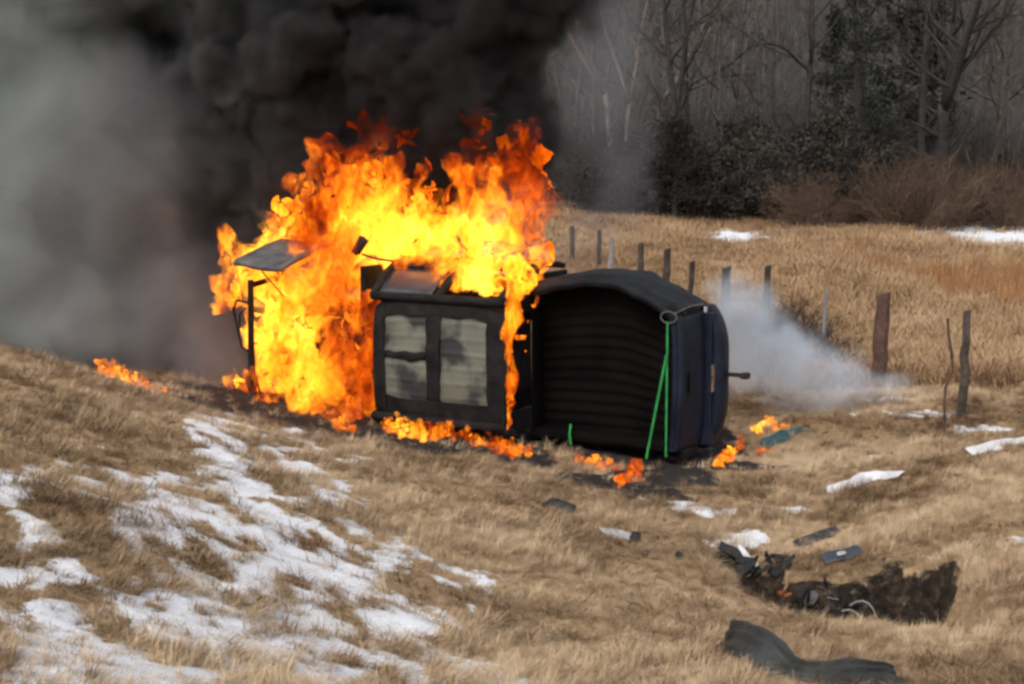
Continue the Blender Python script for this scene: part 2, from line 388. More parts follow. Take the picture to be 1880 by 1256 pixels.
def scatter(name, label, cat, protos, pos, rot, scl, vid, tint):
    col = bpy.data.collections.new(name + ' tufts')
    for k, me in enumerate(protos):
        o = bpy.data.objects.new('tuft_%02d' % k, me); col.objects.link(o)
    me = bpy.data.meshes.new(name); me.vertices.add(len(pos)); me.vertices.foreach_set('co', pos.astype(np.float32).ravel())
    for nm, ty, ar, key in (('rot', 'FLOAT_VECTOR', rot, 'vector'), ('scl', 'FLOAT', scl, 'value'), ('vid', 'INT', vid, 'value'), ('tint', 'FLOAT', tint, 'value')):
        at_ = me.attributes.new(nm, ty, 'POINT'); at_.data.foreach_set(key, ar.astype(np.int32 if ty == 'INT' else np.float32).ravel())
    me.update()
    o = bpy.data.objects.new(name, me); C.objects.link(o); tag(o, label, cat, kind='stuff')
    g = bpy.data.node_groups.new(name, 'GeometryNodeTree')
    g.interface.new_socket('Geometry', in_out='INPUT', socket_type='NodeSocketGeometry'); g.interface.new_socket('Geometry', in_out='OUTPUT', socket_type='NodeSocketGeometry')
    N = g.nodes; L = g.links; gi = N.new('NodeGroupInput'); go = N.new('NodeGroupOutput')
    ip = N.new('GeometryNodeInstanceOnPoints'); ci = N.new('GeometryNodeCollectionInfo'); ci.inputs['Collection'].default_value = col
    ci.inputs['Separate Children'].default_value = True; ci.inputs['Reset Children'].default_value = True
    def na(n, ty):
        x = N.new('GeometryNodeInputNamedAttribute'); x.data_type = ty; x.inputs['Name'].default_value = n; return x.outputs['Attribute']
    L.new(gi.outputs[0], ip.inputs['Points']); L.new(ci.outputs[0], ip.inputs['Instance']); ip.inputs['Pick Instance'].default_value = True
    L.new(na('vid', 'INT'), ip.inputs['Instance Index']); L.new(na('scl', 'FLOAT'), ip.inputs['Scale'])
    er = N.new('FunctionNodeEulerToRotation'); L.new(na('rot', 'FLOAT_VECTOR'), er.inputs[0]); L.new(er.outputs[0], ip.inputs['Rotation'])
    L.new(ip.outputs[0], go.inputs[0])
    md = o.modifiers.new('scatter', 'NODES'); md.node_group = g
    return o

def wedge(n, y0, y1, power=1.0, margin=1.25):
    """points on the ground inside the view wedge, a margin wider than the frame"""
    y = (y0 ** power + rng.random(n) * (y1 ** power - y0 ** power)) ** (1 / power)
    x = (rng.random(n) * 2 - 1) * (.325 * margin * y + .6)
    return x, y
def lie(x, y):
    e = .08; z = height(x, y)
    return z, (height(x + e, y) - z) / e, (height(x, y + e) - z) / e

def near_grass():
    x, y = wedge(125000, 4.6, 22, 1.55)
    z, gx, gy = lie(x, y)
    s = snow_f(x, y, z); ch = char_f(x, y); ho = soil_f(x, y)
    p = np.where(s > .30, (.08 + .75 * np.clip(1 - (s - .3) * .7, .2, 1) * sstep(.40, .58, fbm(x / .2, y / .28, 3, 64))), 1 - .5 * sstep(.12, .3, s)) * (1 - .96 * sstep(.25, .6, ch)) * np.where(ho > .45, .10, 1)
    tall = fbm(x / .45, y / .45, 3, 61)
    p = p * (.45 + .55 * sstep(.3, .5, tall))
    k = rng.random(len(x)) < p
    x, y, z, gx, gy, s, tall = [a[k] for a in (x, y, z, gx, gy, s, tall)]
    n = len(x)
    comb = fbm(x / .9, y / .9, 3, 71) * 7.0 + 2.2
    rot = np.c_[np.clip(gy, -.5, .5) * .5, -np.clip(gx, -.5, .5) * .5, comb + rng.normal(0, .55, n)]
    scl = (1 - .55 * sstep(.03, .12, hole_f(x, y))) * (.34 + .62 * tall + .22 * rng.random(n)) * np.where(s > .3, 1.0, 1)
    tint = .08 + .85 * fbm(x / .7 + 9, y / .7, 4, 81) + .5 * (fbm(x / .18, y / .18, 2, 83) - .5) + .14 * rng.normal(0, 1, n)
    pr = [tuft(15, .05, .13, .05, .0030, 1.15, GM, 100 + i) for i in range(5)] + [tuft(22, .09, .20, .05, .0032, .95, GM, 120 + i) for i in range(3)]
    vid = np.where(rng.random(n) < .84 - .3 * (tall - .5), rng.integers(0, 5, n), rng.integers(5, 8, n))
    scatter('dry_grass', 'short matted tan grass covering the bank in front of the burning truck', 'grass', pr, np.c_[x, y, z], rot, scl, vid, tint)
near_grass()

def field_grass():
    x, y = wedge(52000, 20, 68, 1.35, 1.12)
    k = rng.random(len(x)) < np.where(x > -.16 * y - 1, 1, .45); x, y = x[k], y[k]
    z, gx, gy = lie(x, y); s = snow_f(x, y, z); ch = char_f(x, y)
    tall = fbm(x / 2.5, y / 4.0, 4, 91)
    U, V = to_uv(x, y, z)
    p = np.where(s > .3, .04, 1) * (1 - ch) * (.35 + .65 * sstep(.3, .55, tall))
    k = rng.random(len(x)) < p; x, y, z, s, tall, U, V = [a[k] for a in (x, y, z, s, tall, U, V)]; n = len(x)
    rot = np.c_[np.zeros(n), np.zeros(n), rng.random(n) * 6.28]
    scl = (.7 + .9 * tall + .4 * rng.random(n)) * (.75 + y / 75)
    tint = .04 + .85 * fbm(x / 1.8 + 5, y / 4, 4, 95) + .3 * (fbm(x / .5, y / .5, 2, 96) - .5)
    pr = [tuft(16, .07, .20, .12, .006, .9, GMF, 200 + i) for i in range(5)]
    scatter('field_grass', 'tan field grass beyond the fence posts', 'grass', pr, np.c_[x, y, z], rot, scl, rng.integers(0, 5, n), tint)
    # orange broomsedge stands
    x, y = wedge(24000, 27, 66, 1.2, 1.12)
    z = height(x, y); U, V = to_uv(x, y, z)
    d = np.zeros_like(x)
    for u, v, a, b, wt in [(1800, 525, 170, 40, 1), (1640, 500, 110, 24, .6), (1880, 545, 80, 30, .9), (1560, 470, 60, 20, .5), (1470, 372, 95, 18, 1), (1540, 350, 50, 22, .6), (1230, 380, 130, 12, .8), (1380, 375, 80, 12, .6), (1600, 440, 40, 10, .5)]:
        d = np.maximum(d, wt * np.exp(-(((U - u) / a) ** 2 + ((V - v) / b) ** 2)))
    k = rng.random(len(x)) < sstep(.34, .75, d * (.15 + 1.5 * fbm(x / .9, y / 3, 3, 97))) ; x, y, z, V = x[k], y[k], z[k], V[k]; n = len(x)
    pr = [tuft(22, .25, .52, .12, .006, .28, GMO, 230 + i, 2) for i in range(4)]
    rot = np.c_[np.zeros(n), np.zeros(n), rng.random(n) * 6.28]
    scatter('broomsedge', 'tall orange broomsedge standing in the field before the wood', 'tall grass', pr, np.c_[x, y, z], rot, .6 + .6 * rng.random(n), rng.integers(0, 4, n), np.where(V < 400, .75, .35) + .5 * (rng.random(n) - .5))
field_grass()

# ------------------------------------------------------------------ trees
M['bark'] = mat('grey brown bark', (.055, .046, .040), .95, 0, (.11, .095, .082), 5, .5)
M['barkdark'] = mat('dark bark', (.022, .019, .018), .95, 0, (.05, .043, .04), 5, .5)
M['barkpale'] = mat('pale bark', (.13, .105, .085), .95, 0, (.20, .165, .135), 5, .5)
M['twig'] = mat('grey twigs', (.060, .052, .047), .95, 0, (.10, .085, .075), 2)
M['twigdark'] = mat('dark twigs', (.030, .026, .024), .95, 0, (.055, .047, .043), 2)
M['twigfar'] = mat('haze lightened twigs', (.075, .068, .064), .95, 0, (.12, .11, .103), 2)  # paler than the nearer twigs: distance haze is put into the colour
M['cedar'] = mat('cedar foliage', (.010, .012, .008), .9, 0, (.026, .028, .019), 1.2)
M['brush'] = mat('dark brush', (.020, .017, .014), .95, 0, (.048, .040, .032), 1.0)
M['bramble'] = mat('red brown brush', (.055, .034, .022), .95, 0, (.12, .078, .052), .8)

def bend_path(p, d, L, n, wob, rd, up=.0):
    pts = [p.copy()]; d = d.normalized()
    for i in range(n):
        d = (d + Vector((rd.gauss(0, wob), rd.gauss(0, wob), rd.gauss(0, wob) + up))).normalized()
        p = p + d * (L / n); pts.append(p.copy())
    return pts, d

def bare_tree(seed, H, r0, fork=0, low=.3, spread=.9, nl=15, mats=('bark', 'twig'), density=1.0):
    rd = random.Random(seed); tr = MB(); tw = MB(); stems = []
    pts, d = bend_path(Vector((0, 0, -.3)), Vector((rd.gauss(0, .04), rd.gauss(0, .04), 1)), H * (fork or 1), 9, .045, rd, .03)
    k = len(pts); rad = [r0 * (1.25 if i == 0 else 1) * (1 - (.30 if fork else .85) * (i / (k - 1))) for i in range(k)]
    tr.tube(pts, rad, 8); stems.append((pts, rad))
    if fork:
        for s in (-1, 1):
            a = rd.uniform(0, 3.14)
            dd = (d + Vector((math.cos(a) * s, math.sin(a) * s, 0)) * rd.uniform(.25, .5))
            q, _ = bend_path(pts[-1] - d * rad[-1] * 1.2, dd, H * (1 - fork), 8, .06, rd, .05); rr = [rad[-1] * .9 * (1 - .85 * i / 8) for i in range(9)]
            tr.tube(q, rr, 7); stems.append((q, rr))
    for pts, rad in stems:
        L = sum((pts[i + 1] - pts[i]).length for i in range(len(pts) - 1))
        for i in range(int(nl * density * L / H) + 2):
            t = low + (1 - low) * rd.random() ** .8 if pts is stems[0][0] else rd.uniform(.1, 1)
            f = t * (len(pts) - 1); j = min(int(f), len(pts) - 2); p = pts[j].lerp(pts[j + 1], f - j); r = rad[j] * .5
            a = rd.uniform(0, 6.283); dr = Vector((math.cos(a), math.sin(a), rd.uniform(.25, 1.1)))
            ln = L * rd.uniform(.2, .42) * (1.15 - .6 * t) * spread
            q, dq = bend_path(p, dr, ln, 6, .13, rd, .06); rr = [max(r * (1 - .85 * m / 6), .010) for m in range(7)]
            tr.tube(q, rr, 5, False)
            for m in range(int(8 * density)):
                f2 = rd.uniform(.2, 1) * 5.99; j2 = int(f2); p2 = q[j2].lerp(q[j2 + 1], f2 - j2)
                d2 = (q[j2 + 1] - q[j2]).normalized() + Vector((rd.gauss(0, .6), rd.gauss(0, .6), rd.gauss(.15, .5)))
                l2 = ln * rd.uniform(.2, .45); q2, _ = bend_path(p2, d2, l2, 4, .18, rd, .05)
                tw.tube(q2, [.014, .012, .010, .008, .005], 3, False)
                for m3 in range(5):
                    f3 = rd.uniform(.1, 1) * 3.99; j3 = int(f3); p3 = q2[j3].lerp(q2[j3 + 1], f3 - j3)
                    d3 = (q2[j3 + 1] - q2[j3]).normalized() + Vector((rd.gauss(0, .7), rd.gauss(0, .7), rd.gauss(.1, .6)))
                    q3, _ = bend_path(p3, d3, l2 * rd.uniform(.3, .6), 2, .2, rd, .03)
                    tw.tube(q3, [.008, .006, .003], 3, False)
    return tr.mesh('trunk', M[mats[0]], True), tw.mesh('crown', M[mats[1]])

def cedar_mesh(seed, H, rad, mats='cedar', n=5200, shape=1.0, leaf=.16):
    rd = random.Random(seed); tr = MB(); b = MB()
    pts, _ = bend_path(Vector((0, 0, -.3)), Vector((0, 0, 1)), H, 6, .03, rd); tr.tube(pts, [.16 * (1 - .9 * i / 6) for i in range(7)], 6)
    limbs = []
    for i in range(64):
        t = rd.random() ** .9; z = H * (.05 + .93 * t); R_ = rad * ((1 - t) ** .75 * shape + .08) * rd.uniform(.55, 1.15); a = rd.uniform(0, 6.283)
        limbs.append((Vector((0, 0, z)), Vector((math.cos(a), math.sin(a), rd.uniform(-.1, .5))) * R_))
        tr.tube([limbs[-1][0], limbs[-1][0] + limbs[-1][1]], [.03, .008], 4, False)
    for i in range(n):
        p0, d = rd.choice(limbs); t = rd.uniform(.25, 1.1)
        p = p0 + d * t + Vector((rd.gauss(0, .16), rd.gauss(0, .16), rd.gauss(0, .16))) * (.5 + rad * .3)
        x = Vector((rd.gauss(0, 1), rd.gauss(0, 1), rd.gauss(.4, 1))).normalized(); y = x.orthogonal().normalized(); l = leaf * rd.uniform(.5, 1.3)
        k = len(b.v); b.v += [p - y * l * .3, p + y * l * .3, p + x * l]; b.f.append((k, k + 1, k + 2))
    return tr.mesh('trunk', M['barkdark']), b.mesh('crown', M[mats])

def shrub_mesh(seed, H, rad, m, n=70, sub=7, th=.008):
    rd = random.Random(seed); b = MB()
    for i in range(n):
        a = rd.uniform(0, 6.283); rr = rad * .5 * rd.random()
        q, _ = bend_path(Vector((rr * math.cos(a), rr * math.sin(a), -.1)), Vector((math.cos(a) * rd.uniform(.1, .9), math.sin(a) * rd.uniform(.1, .9), 1)), H * rd.uniform(.5, 1.1), 5, .2, rd, -.02)
        b.tube(q, [th * 1.2, th, th * .9, th * .8, th * .6, th * .3], 3, False)
        for s in range(sub):
            j = rd.randint(1, 4); d = (q[j + 1] - q[j]).normalized() + Vector((rd.gauss(0, .7), rd.gauss(0, .7), rd.gauss(0, .5)))
            q2, _ = bend_path(q[j], d, H * rd.uniform(.15, .4), 3, .25, rd); b.tube(q2, [th * .7, th * .6, th * .45, th * .25], 3, False)
    return b.mesh('stems', m)

def put_tree(name, meshes, x, y, label, cat, group, rz=None, s=1.0, names=('trunk', 'crown')):
    e = empty(name, (x, y, gz(x, y)), random.uniform(0, 6.28) if rz is None else rz); e.scale = (s, s, s * random.uniform(.92, 1.1))
    for nm, me in zip(names, meshes):
        o = bpy.data.objects.new(nm, me); C.objects.link(o); o.parent = e
    return tag(e, label, cat, group)
def ux(u, y): return (u - 940) / F * (y * math.cos(PITCH) + .35)

slim = [bare_tree(300 + i, random.uniform(13, 16), .13, 0, .22, .8, 16) for i in range(3)]
pale = [bare_tree(310 + i, 15, .15, .34, .3, .9, 15, ('barkpale', 'twig')) for i in range(2)]
dark = [bare_tree(320 + i, 15, .17, 0, .25, .9, 17, ('barkdark', 'twigdark')) for i in range(2)]
bigf = bare_tree(331, 14, .30, .36, .35, 1.3, 18, ('barkdark', 'twigdark'))
GW = 'bare trees along the edge of the wood'
for u, y, k in [(1133, 66, 0), (1152, 70, 1), (1190, 74, 0)]:
    put_tree('bare_tree', pale[k], ux(u, y), y, 'pale barked bare tree with a forked trunk beside the black smoke', 'tree', 'pale forked trees')
for u, y, k in [(1222, 66, 0), (1250, 63, 0), (1262, 72, 1), (1690, 62, 1), (1600, 68, 0), (1470, 67, 1)]:
    put_tree('bare_tree', dark[k], ux(u, y), y, 'straight dark barked bare tree in the wood', 'tree', 'dark straight trees')
put_tree('bare_tree', bigf, ux(1722, 60), 60, 'large dark bare tree that forks into two heavy limbs', 'tree', GW, rz=.2)
for u, y, k in [(1095, 72, 0), (1175, 78, 1), (1290, 70, 2), (1335, 67, 1), (1350, 76, 0), (1400, 71, 2), (1430, 78, 1), (1510, 73, 0), (1550, 76, 2), (1640, 72, 1), (1760, 66, 0), (1790, 72, 2), (1815, 64, 1), (1850, 70, 0), (1880, 66, 2), (1910, 72, 1), (1050, 76, 2)]:
    put_tree('bare_tree', slim[k], ux(u, y), y, 'slender grey brown bare tree in the wood beyond the field', 'tree', GW)
cedars = [cedar_mesh(340 + i, 11.5, 2.1, 'cedar', 4200, 1.0, .2) for i in range(3)]
for k, (u, y, s) in enumerate([(1575, 64, .95), (1655, 66, 1.15), (1525, 68, .75), (1700, 70, .9)]):
    put_tree('cedar_tree', cedars[k % 3], ux(u, y), y, 'dark evergreen cedar standing among the bare trees', 'tree', 'cedars in the wood', s=s)
low_ev = [cedar_mesh(350 + i, 3.2, 1.9, 'brush', 4200, 1.3, .15) for i in range(3)]
for k in range(13):
    u = 1205 + k * 31 + random.uniform(-14, 14); y = random.uniform(57, 62)
    put_tree('evergreen_shrub', low_ev[k % 3], ux(u, y), y, 'dark rounded shrub at the foot of the wood', 'shrub', 'dark shrubs below the trees', s=random.uniform(.75, 1.15))
for k, (u, y) in enumerate([(1090, 60), (1130, 62), (1165, 59), (1700, 64), (1760, 66), (1830, 63), (1880, 66), (1640, 61), (1600, 59)]):
    put_tree('evergreen_shrub', low_ev[k % 3], ux(u, y), y, 'dark rounded shrub at the foot of the wood', 'shrub', 'dark shrubs below the trees', s=random.uniform(.6, 1.0))
brm = [shrub_mesh(360 + i, 2.6, 1.8, M['bramble'], 80, 8, .012) for i in range(3)]
for k in range(30):
    u = 1480 + k * 14 + random.uniform(-12, 12); y = random.uniform(54, 62)
    put_tree('bramble_bush', (brm[k % 3],), ux(u, y), y, 'red brown leafless bramble bush between field and wood', 'bush', 'brambles at the field edge', s=random.uniform(.55, 1.15), names=('stems',))
gbr = [shrub_mesh(370 + i, 4.5, 2.2, M['twigdark'], 70, 9, .014) for i in range(3)]
for k in range(26):
    u = 1070 + k * 32 + random.uniform(-12, 12); y = random.uniform(62, 72)
    put_tree('understory_shrub', (gbr[k % 3],), ux(u, y), y, 'tall grey leafless thicket shrub under the bare trees', 'bush', 'thicket under the trees', s=random.uniform(.7, 1.3), names=('stems',))

# far wood on the hill behind (reads as one mass)
def far_wood():
    n = 900; y = 80 + 130 * rng.random(n) ** 1.3; x = (rng.random(n) * 2 - 1) * (.36 * y + 6); z = height(x, y, False)
    pr = []
    for i in range(3):
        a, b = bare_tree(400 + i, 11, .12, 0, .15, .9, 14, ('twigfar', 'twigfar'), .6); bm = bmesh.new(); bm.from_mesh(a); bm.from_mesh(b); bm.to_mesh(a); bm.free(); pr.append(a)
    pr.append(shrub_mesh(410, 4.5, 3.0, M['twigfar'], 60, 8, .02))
    vid = np.where(rng.random(n) < .55, rng.integers(0, 3, n), 3)
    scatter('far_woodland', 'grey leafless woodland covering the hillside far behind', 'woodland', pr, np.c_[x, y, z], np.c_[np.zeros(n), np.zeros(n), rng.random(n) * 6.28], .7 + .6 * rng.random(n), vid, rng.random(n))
far_wood()

# ------------------------------------------------------------------ the pickup, lying on its side with its roof towards the bank
# its own axes: +x to the rear, -y from wheels to roof, +z across its width (upwards as it lies)
TH = R(30.5)
truck = empty('overturned_pickup_truck', (2.37, 17.12, -.14), -TH)
tag(truck, 'burning black pickup truck lying on its side on the scorched grass', 'pickup truck')
def T(x, y, z): return Matrix.Translation((2.37, 17.12, -.14)) @ Matrix.Rotation(-TH, 4, 'Z') @ Vector((x, y, z))
def wob(p, a=.012, f=3.0, s=0):
    p = Vector(p); return p + Vector(mnoise.noise_vector(p * f + Vector((s, s, s)))) * a
def plate(name, rows, th, m, parent=truck, a=.012, s=0, smooth=True):
    o = MB().grid([[wob(p, a, 3.0, s) for p in r] for r in rows], th).build(name, m, parent, smooth=smooth)
    if smooth:
        for e in o.data.edges: pass
        md = o.modifiers.new('bevel', 'BEVEL'); md.width = .006; md.segments = 1; md.limit_method = 'ANGLE'
    return o
def lin(a, b, n): return [a + (b - a) * i / (n - 1) for i in range(n)]

# bed
ztop = lambda x: float(np.interp(x, [-1.75, -1.4, -1.05, -.7, -.35, 0], [1.73, 1.81, 1.86, 1.85, 1.70, 1.50]))
rows = []
for i in range(85):
    f = i / 84; ph = (i % 6); yy = -1.04 - (.013 if ph in (2, 3, 4) else 0)
    rows.append([(x, yy, .10 + (ztop(x) - .16) * f) for x in lin(-1.72, -.05, 16)])
plate('bed_floor', rows, (0, .02, 0), M['bed'], a=.008)
def side(zf, inner, name, m, s):
    rr = []
    prof = [(-.44, .02), (-.55, .05), (-.85, .06), (-1.05, .045), (-1.18, .05), (-1.27, .03), (-1.325, -.005), (-1.335, -.05), (-1.30, -.085), (-1.25, -.08)]
    for x in lin(-1.75, -.01, 24):
        rr.append([(x, y, zf(x) + inner * d) for y, d in prof])
    return plate(name, rr, (0, .012, -inner * .02), m, a=.04, s=s)
side(ztop, 1, 'upper_bed_side', M['rail'], 3)
side(lambda x: .10, -1, 'lower_bed_side', M['bed'], 5)
plate('upper_inner_wall', [[(x, y, ztop(x) - .10 + .02 * math.sin(y * 9)) for y in lin(-1.26, -1.03, 5)] for x in lin(-1.72, -.05, 16)], (0, 0, .02), M['bed'], s=8)
plate('lower_inner_wall', [[(x, y, .19) for y in lin(-1.26, -1.03, 5)] for x in lin(-1.72, -.05, 12)], (0, 0, -.02), M['bed'], s=9)
plate('bed_front_wall', [[(-1.72, y, z) for z in lin(.12, 1.62, 12)] for y in lin(-1.28, -.60, 6)], (-.03, 0, 0), M['bed'], s=10)
# tailgate with a pressed panel, top roll towards the roof side
rows = []
for z in lin(.10, 1.52, 22):
    e = abs((z - .81) / .71); bow = .045 * (1 - e ** 3)
    rows.append([(bow + dx, y, z) for y, dx in [(-1.315, -.055), (-1.33, -.03), (-1.32, .0), (-1.27, .012), (-1.22, .0), (-1.18, -.012 if e < .8 else 0), (-.95, -.012 if e < .8 else 0), (-.90, .004), (-.78, .012), (-.70, .0)]])
tg = plate('tailgate', rows, (-.06, 0, 0), M['navy'], a=.010, s=12)
MB().box(.045, .065, -1.12, -1.03, .70, .92).build('handle', M['char'], tg, .008)
rows = []   # rear bumper wraps round at both ends
for z in lin(.03, 1.56, 26):
    e = abs((z - .80) / .765); bow = .17 * (1 - e ** 4) + .03
    rows.append([(bow + dx, y, z) for y, dx in [(-.68, -.10), (-.675, -.03), (-.64, .0), (-.55, .012), (-.46, .0), (-.40, -.02), (-.375, -.06), (-.37, -.12)]])
bmp = plate('rear_bumper', rows, (-.03, .004, 0), M['navy'], a=.012, s=14)
lp = MB().box(.122, .136, -.735, -.635, .66, .95).build('license_plate', M['plate'], bmp, .003)
rows = [[(.006 + .02 * math.cos(a), y, 1.545 + .02 * math.sin(a) + .01) for a in lin(-.6, 1.9, 5)] for y in lin(-1.22, -.74, 6)]
for zc, nm in ((1.56, 'tail_light'), (.05, 'tail_light')):
    tl = MB().box(-.10, .02, -1.20, -.80, zc - .05, zc + .05, .006).build(nm, M['char'], truck, .02)
MB().box(.025, .05, -.74, -.70, 1.50, 1.56, .004).build('white_corner_spot', M['white'], truck, .006)  # small white block at the upper rear corner, a pale spot
MB().box(-.25, .12, -.50, -.44, .78, .86).build('hitch_receiver', M['char'], truck, .005)
MB().box(-.05, .12, -.74, -.62, .08, 1.50, .004).build('bumper_filler', M['navy'], truck, .01)
hb = MB().box(.12, .40, -.49, -.45, .80, .845).box(.36, .44, -.53, -.43, .79, .855).build('hitch_ball_mount', M['rubber'], truck, .008)
MB().tube([(.40, -.50, .82), (.40, -.57, .82)], .014, 8).build('hitch_ball', M['rubber'], hb)
# loose rope ring at the crushed corner
ring = [(-.10 + .09 * math.cos(t), -1.34, 1.50 + .06 * math.sin(t)) for t in lin(0, 6.28, 18)]
MB().tube(ring, .010, 5).build('tie_ring', M['ash'], truck)
MB().tube([(-.02, -1.34, 1.55), (.03, -1.1, 1.60), (.05, -.85, 1.60), (.08, -.6, 1.57)], .010, 5).build('bent_rod', M['ash'], truck)

# chassis, axles, wheels (on the far side)
for z in (.48, 1.32):
    MB().box(-5.6, -.05, -.56, -.42, z - .05, z + .05).build('frame_rail', M['char'], truck, .006)
def wheel(x, z):
    t = MB().lathe([(.20, -.12), (.33, -.125), (.375, -.10), (.38, .10), (.33, .125), (.20, .12)], 'z', (x, -.38, z), 32).build('wheel', M['rubber'], truck, smooth=False)
    MB().lathe([(.02, -.06), (.19, -.08), (.205, -.10), (.205, .10), (.19, .08), (.02, .06)], 'z', (x, -.38, z), 24).build('rim', M['ash'], t)
    return t
for x in (-1.0, -4.55):
    MB().tube([(x, -.40, .25), (x, -.40, 1.62)], .05, 8).build('axle', M['char'], truck)
    wheel(x, .18); wheel(x, 1.66)

# cab
zr0, zr1 = .26, 1.60                       # roof edges
rows = []
def roofz(f, x=-2.6):
    e = .13 * abs((x + 2.61) / .86) ** 5
    return zr0 + e * .6 + (zr1 - zr0 - e * 1.6) * f
def roofy(x, f):
    e = abs(2 * f - 1); gx = abs((x + 2.61) / .85)
    return -1.86 + .05 * e ** 3 + .045 * gx ** 4
def roof_piece(name, x0, x1, f0, f1, lift, m, th=.03, nx=8, nz=10, par=truck, a=.01, s=20):
    rr = [[(x, roofy(x, f) - lift, roofz(f, x)) for x in lin(x0, x1, nx)] for f in lin(f0, f1, nz)]
    return plate(name, rr, (0, th, 0), m, par, a, s)
# dark rim, middle bow and cross bow stand proud of the two pale panels
roof = roof_piece('roof_frame', -3.47, -3.30, 0, 1, .012, M['char'], .05, 5, 18, s=21)
rf = MB()
for x0, x1, f0, f1 in ((-1.98, -1.74, 0, 1), (-3.30, -1.98, .86, 1), (-3.30, -1.98, 0, .17), (-2.74, -2.55, .17, .86)):
    rr = [[wob((x, roofy(x, f) - .010, roofz(f, x)), .030, 4, 21) for x in lin(x0, x1, 8)] for f in lin(f0, f1, 14)]
    rf.grid(rr, (0, .05, 0))
roof_rim = rf.build('roof_rim', M['char'], truck, .006, True)
MB().grid([[wob((x, roofy(x, f) - .006, roofz(f, x)), .04, 7, 4) for x in lin(-3.30, -2.74, 9)] for f in lin(.50, .56, 4)], (0, .03, 0)).build('roof_bow', M['char'], truck, smooth=True)
def rib_panel(x0, x1, s):
    rr = []
    for i in range(49):
        f = .15 + .73 * i / 48; d = .010 if (i % 8) in (3, 4) else 0
        rr.append([(x, roofy(x, f) + .012 - d * .6, roofz(f, x)) for x in lin(x0, x1, 10)])
    return plate('roof_panel', rr, (0, .02, 0), M['roof'], a=.012, s=s)
rib_panel(-3.32, -2.72, 31); rib_panel(-2.57, -1.96, 35)
# pillars from the roof edge to the belt line, both sides
def belt(x, up): return (x, -1.14, 1.90 if up else 0.03)
def edge(x, up): return (x, -1.83, zr1 if up else zr0)
for up in (True, False):
    for nm, xa, xb, r in (('a_pillar', -3.44, -3.60, .055), ('b_pillar', -2.62, -2.66, .05), ('c_pillar', -1.80, -1.80, .075)):
        MB().tube([edge(xa, up), Vector(edge(xa, up)).lerp(Vector(belt(xb, up)), .5) + Vector((0, -.03, .03 if up else -.03)), belt(xb, up)], r, 8).build(nm, M['char'], truck, smooth=True)
    MB().tube([edge(x, up) for x in lin(-3.46, -1.76, 8)], .05, 8).build('roof_edge', M['char'], truck, smooth=True)
    zb = 1.92 if up else .01; o = 1 if up else -1
    for nm, x0, x1 in (('front_door', -3.66, -2.68), ('rear_door', -2.64, -1.80)):
        d = plate(nm, [[(x, y, zb + o * (.05 * math.sin((y + 1.14) / .74 * 3.1))) for y in lin(-1.14, -.42, 8)] for x in lin(x0, x1, 10)], (0, 0, -o * .06), M['rail'] if up else M['char'], s=40)
        MB().tube([(x1 - .16, -.98, zb + o * .07), (x1 - .05, -.98, zb + o * .07)], .014, 6).build('handle', M['char'], d)
# sooted front window still in place above the roof edge
fw = plate('front_window', [[Vector(edge(x, True)).lerp(Vector(belt(x - .12, True)), t) + Vector((0, -.02, .03 * math.sin(t * 3.1))) for x in lin(-3.42, -2.70, 8)] for t in lin(.06, .86, 6)], (0, .012, -.006), M['glass'], a=.01, s=50)
plate('window_frame', [[Vector(edge(x, True)).lerp(Vector(belt(x - .12, True)), t) + Vector((0, -.03, .05)) for x in lin(-3.44, -2.68, 8)] for t in lin(.80, 1.14, 5)], (0, .05, -.04), M['rail'], a=.012, s=51)
# wing mirror folded up
mr_ = MB().box(-4.06, -3.98, -1.36, -1.26, 1.98, 2.20, .02, Matrix.Translation((-4.0, -1.3, 2.05)) @ Matrix.Rotation(.55, 4, 'Y') @ Matrix.Translation((4.0, 1.3, -2.05))).tube([(-3.60, -1.16, 1.92), (-3.85, -1.22, 1.95), (-4.0, -1.28, 2.0)], .016, 6).build('wing_mirror', M['rubber'], truck, .02)
# rear wall of the cab with its window opening
rw = MB(); rw.box(-1.80, -1.76, -1.20, -.45, .08, 1.86); rw.box(-1.80, -1.75, -1.84, -1.72, .30, 1.56, .01); rw.box(-1.80, -1.75, -1.74, -1.18, .18, .42, .01); rw.box(-1.80, -1.75, -1.74, -1.18, 1.46, 1.70, .01)
rw.build('cab_rear_wall', M['char'], truck, .012)
MB().box(-4.08, -4.0, -1.20, -.42, .08, 1.86, .02).build('firewall', M['char'], truck, .02)
MB().box(-3.6, -2.2, -1.0, -.5, .2, 1.75, .03).build('cab_floor', M['char'], truck, .02)
for z in (.55, 1.35):
    MB().box(-2.95, -2.75, -1.55, -.95, z - .24, z + .24, .03).build('seat_frame', M['char'], truck, .03)
# front end: engine, burnt-out nose frame, buckled wing
eng = MB().box(-5.05, -4.3, -1.0, -.5, .55, 1.3, .05).build('engine_block', M['char'], truck, .03)
rs = MB(); rs.tube([(-5.70, -1.20, -.02), (-5.71, -1.22, .8), (-5.68, -1.24, 1.62)], [.05, .042, .038], 7)
rs.tube([(-5.70, -.62, .02), (-5.70, -.6, 1.7)], .04, 7); rs.tube([(-5.70, -1.2, .10), (-5.70, -.6, .10)], .04, 6); rs.tube([(-5.70, -1.22, 1.55), (-5.70, -.6, 1.62)], .035, 6)
rs.build('radiator_support', M['char'], truck)
hb_ = MB(); hb_.tube([(-5.72, -1.2, 1.33), (-5.92, -1.22, 1.36), (-5.97, -1.22, 1.25), (-5.93, -1.2, 1.0), (-5.88, -1.18, .78), (-5.72, -1.2, .72)], .016, 5); hb_.tube([(-5.74, -1.26, 1.28), (-5.84, -1.26, 1.2), (-5.86, -1.26, .95)], .012, 5)
hb_.build('headlight_bracket', M['char'], truck)
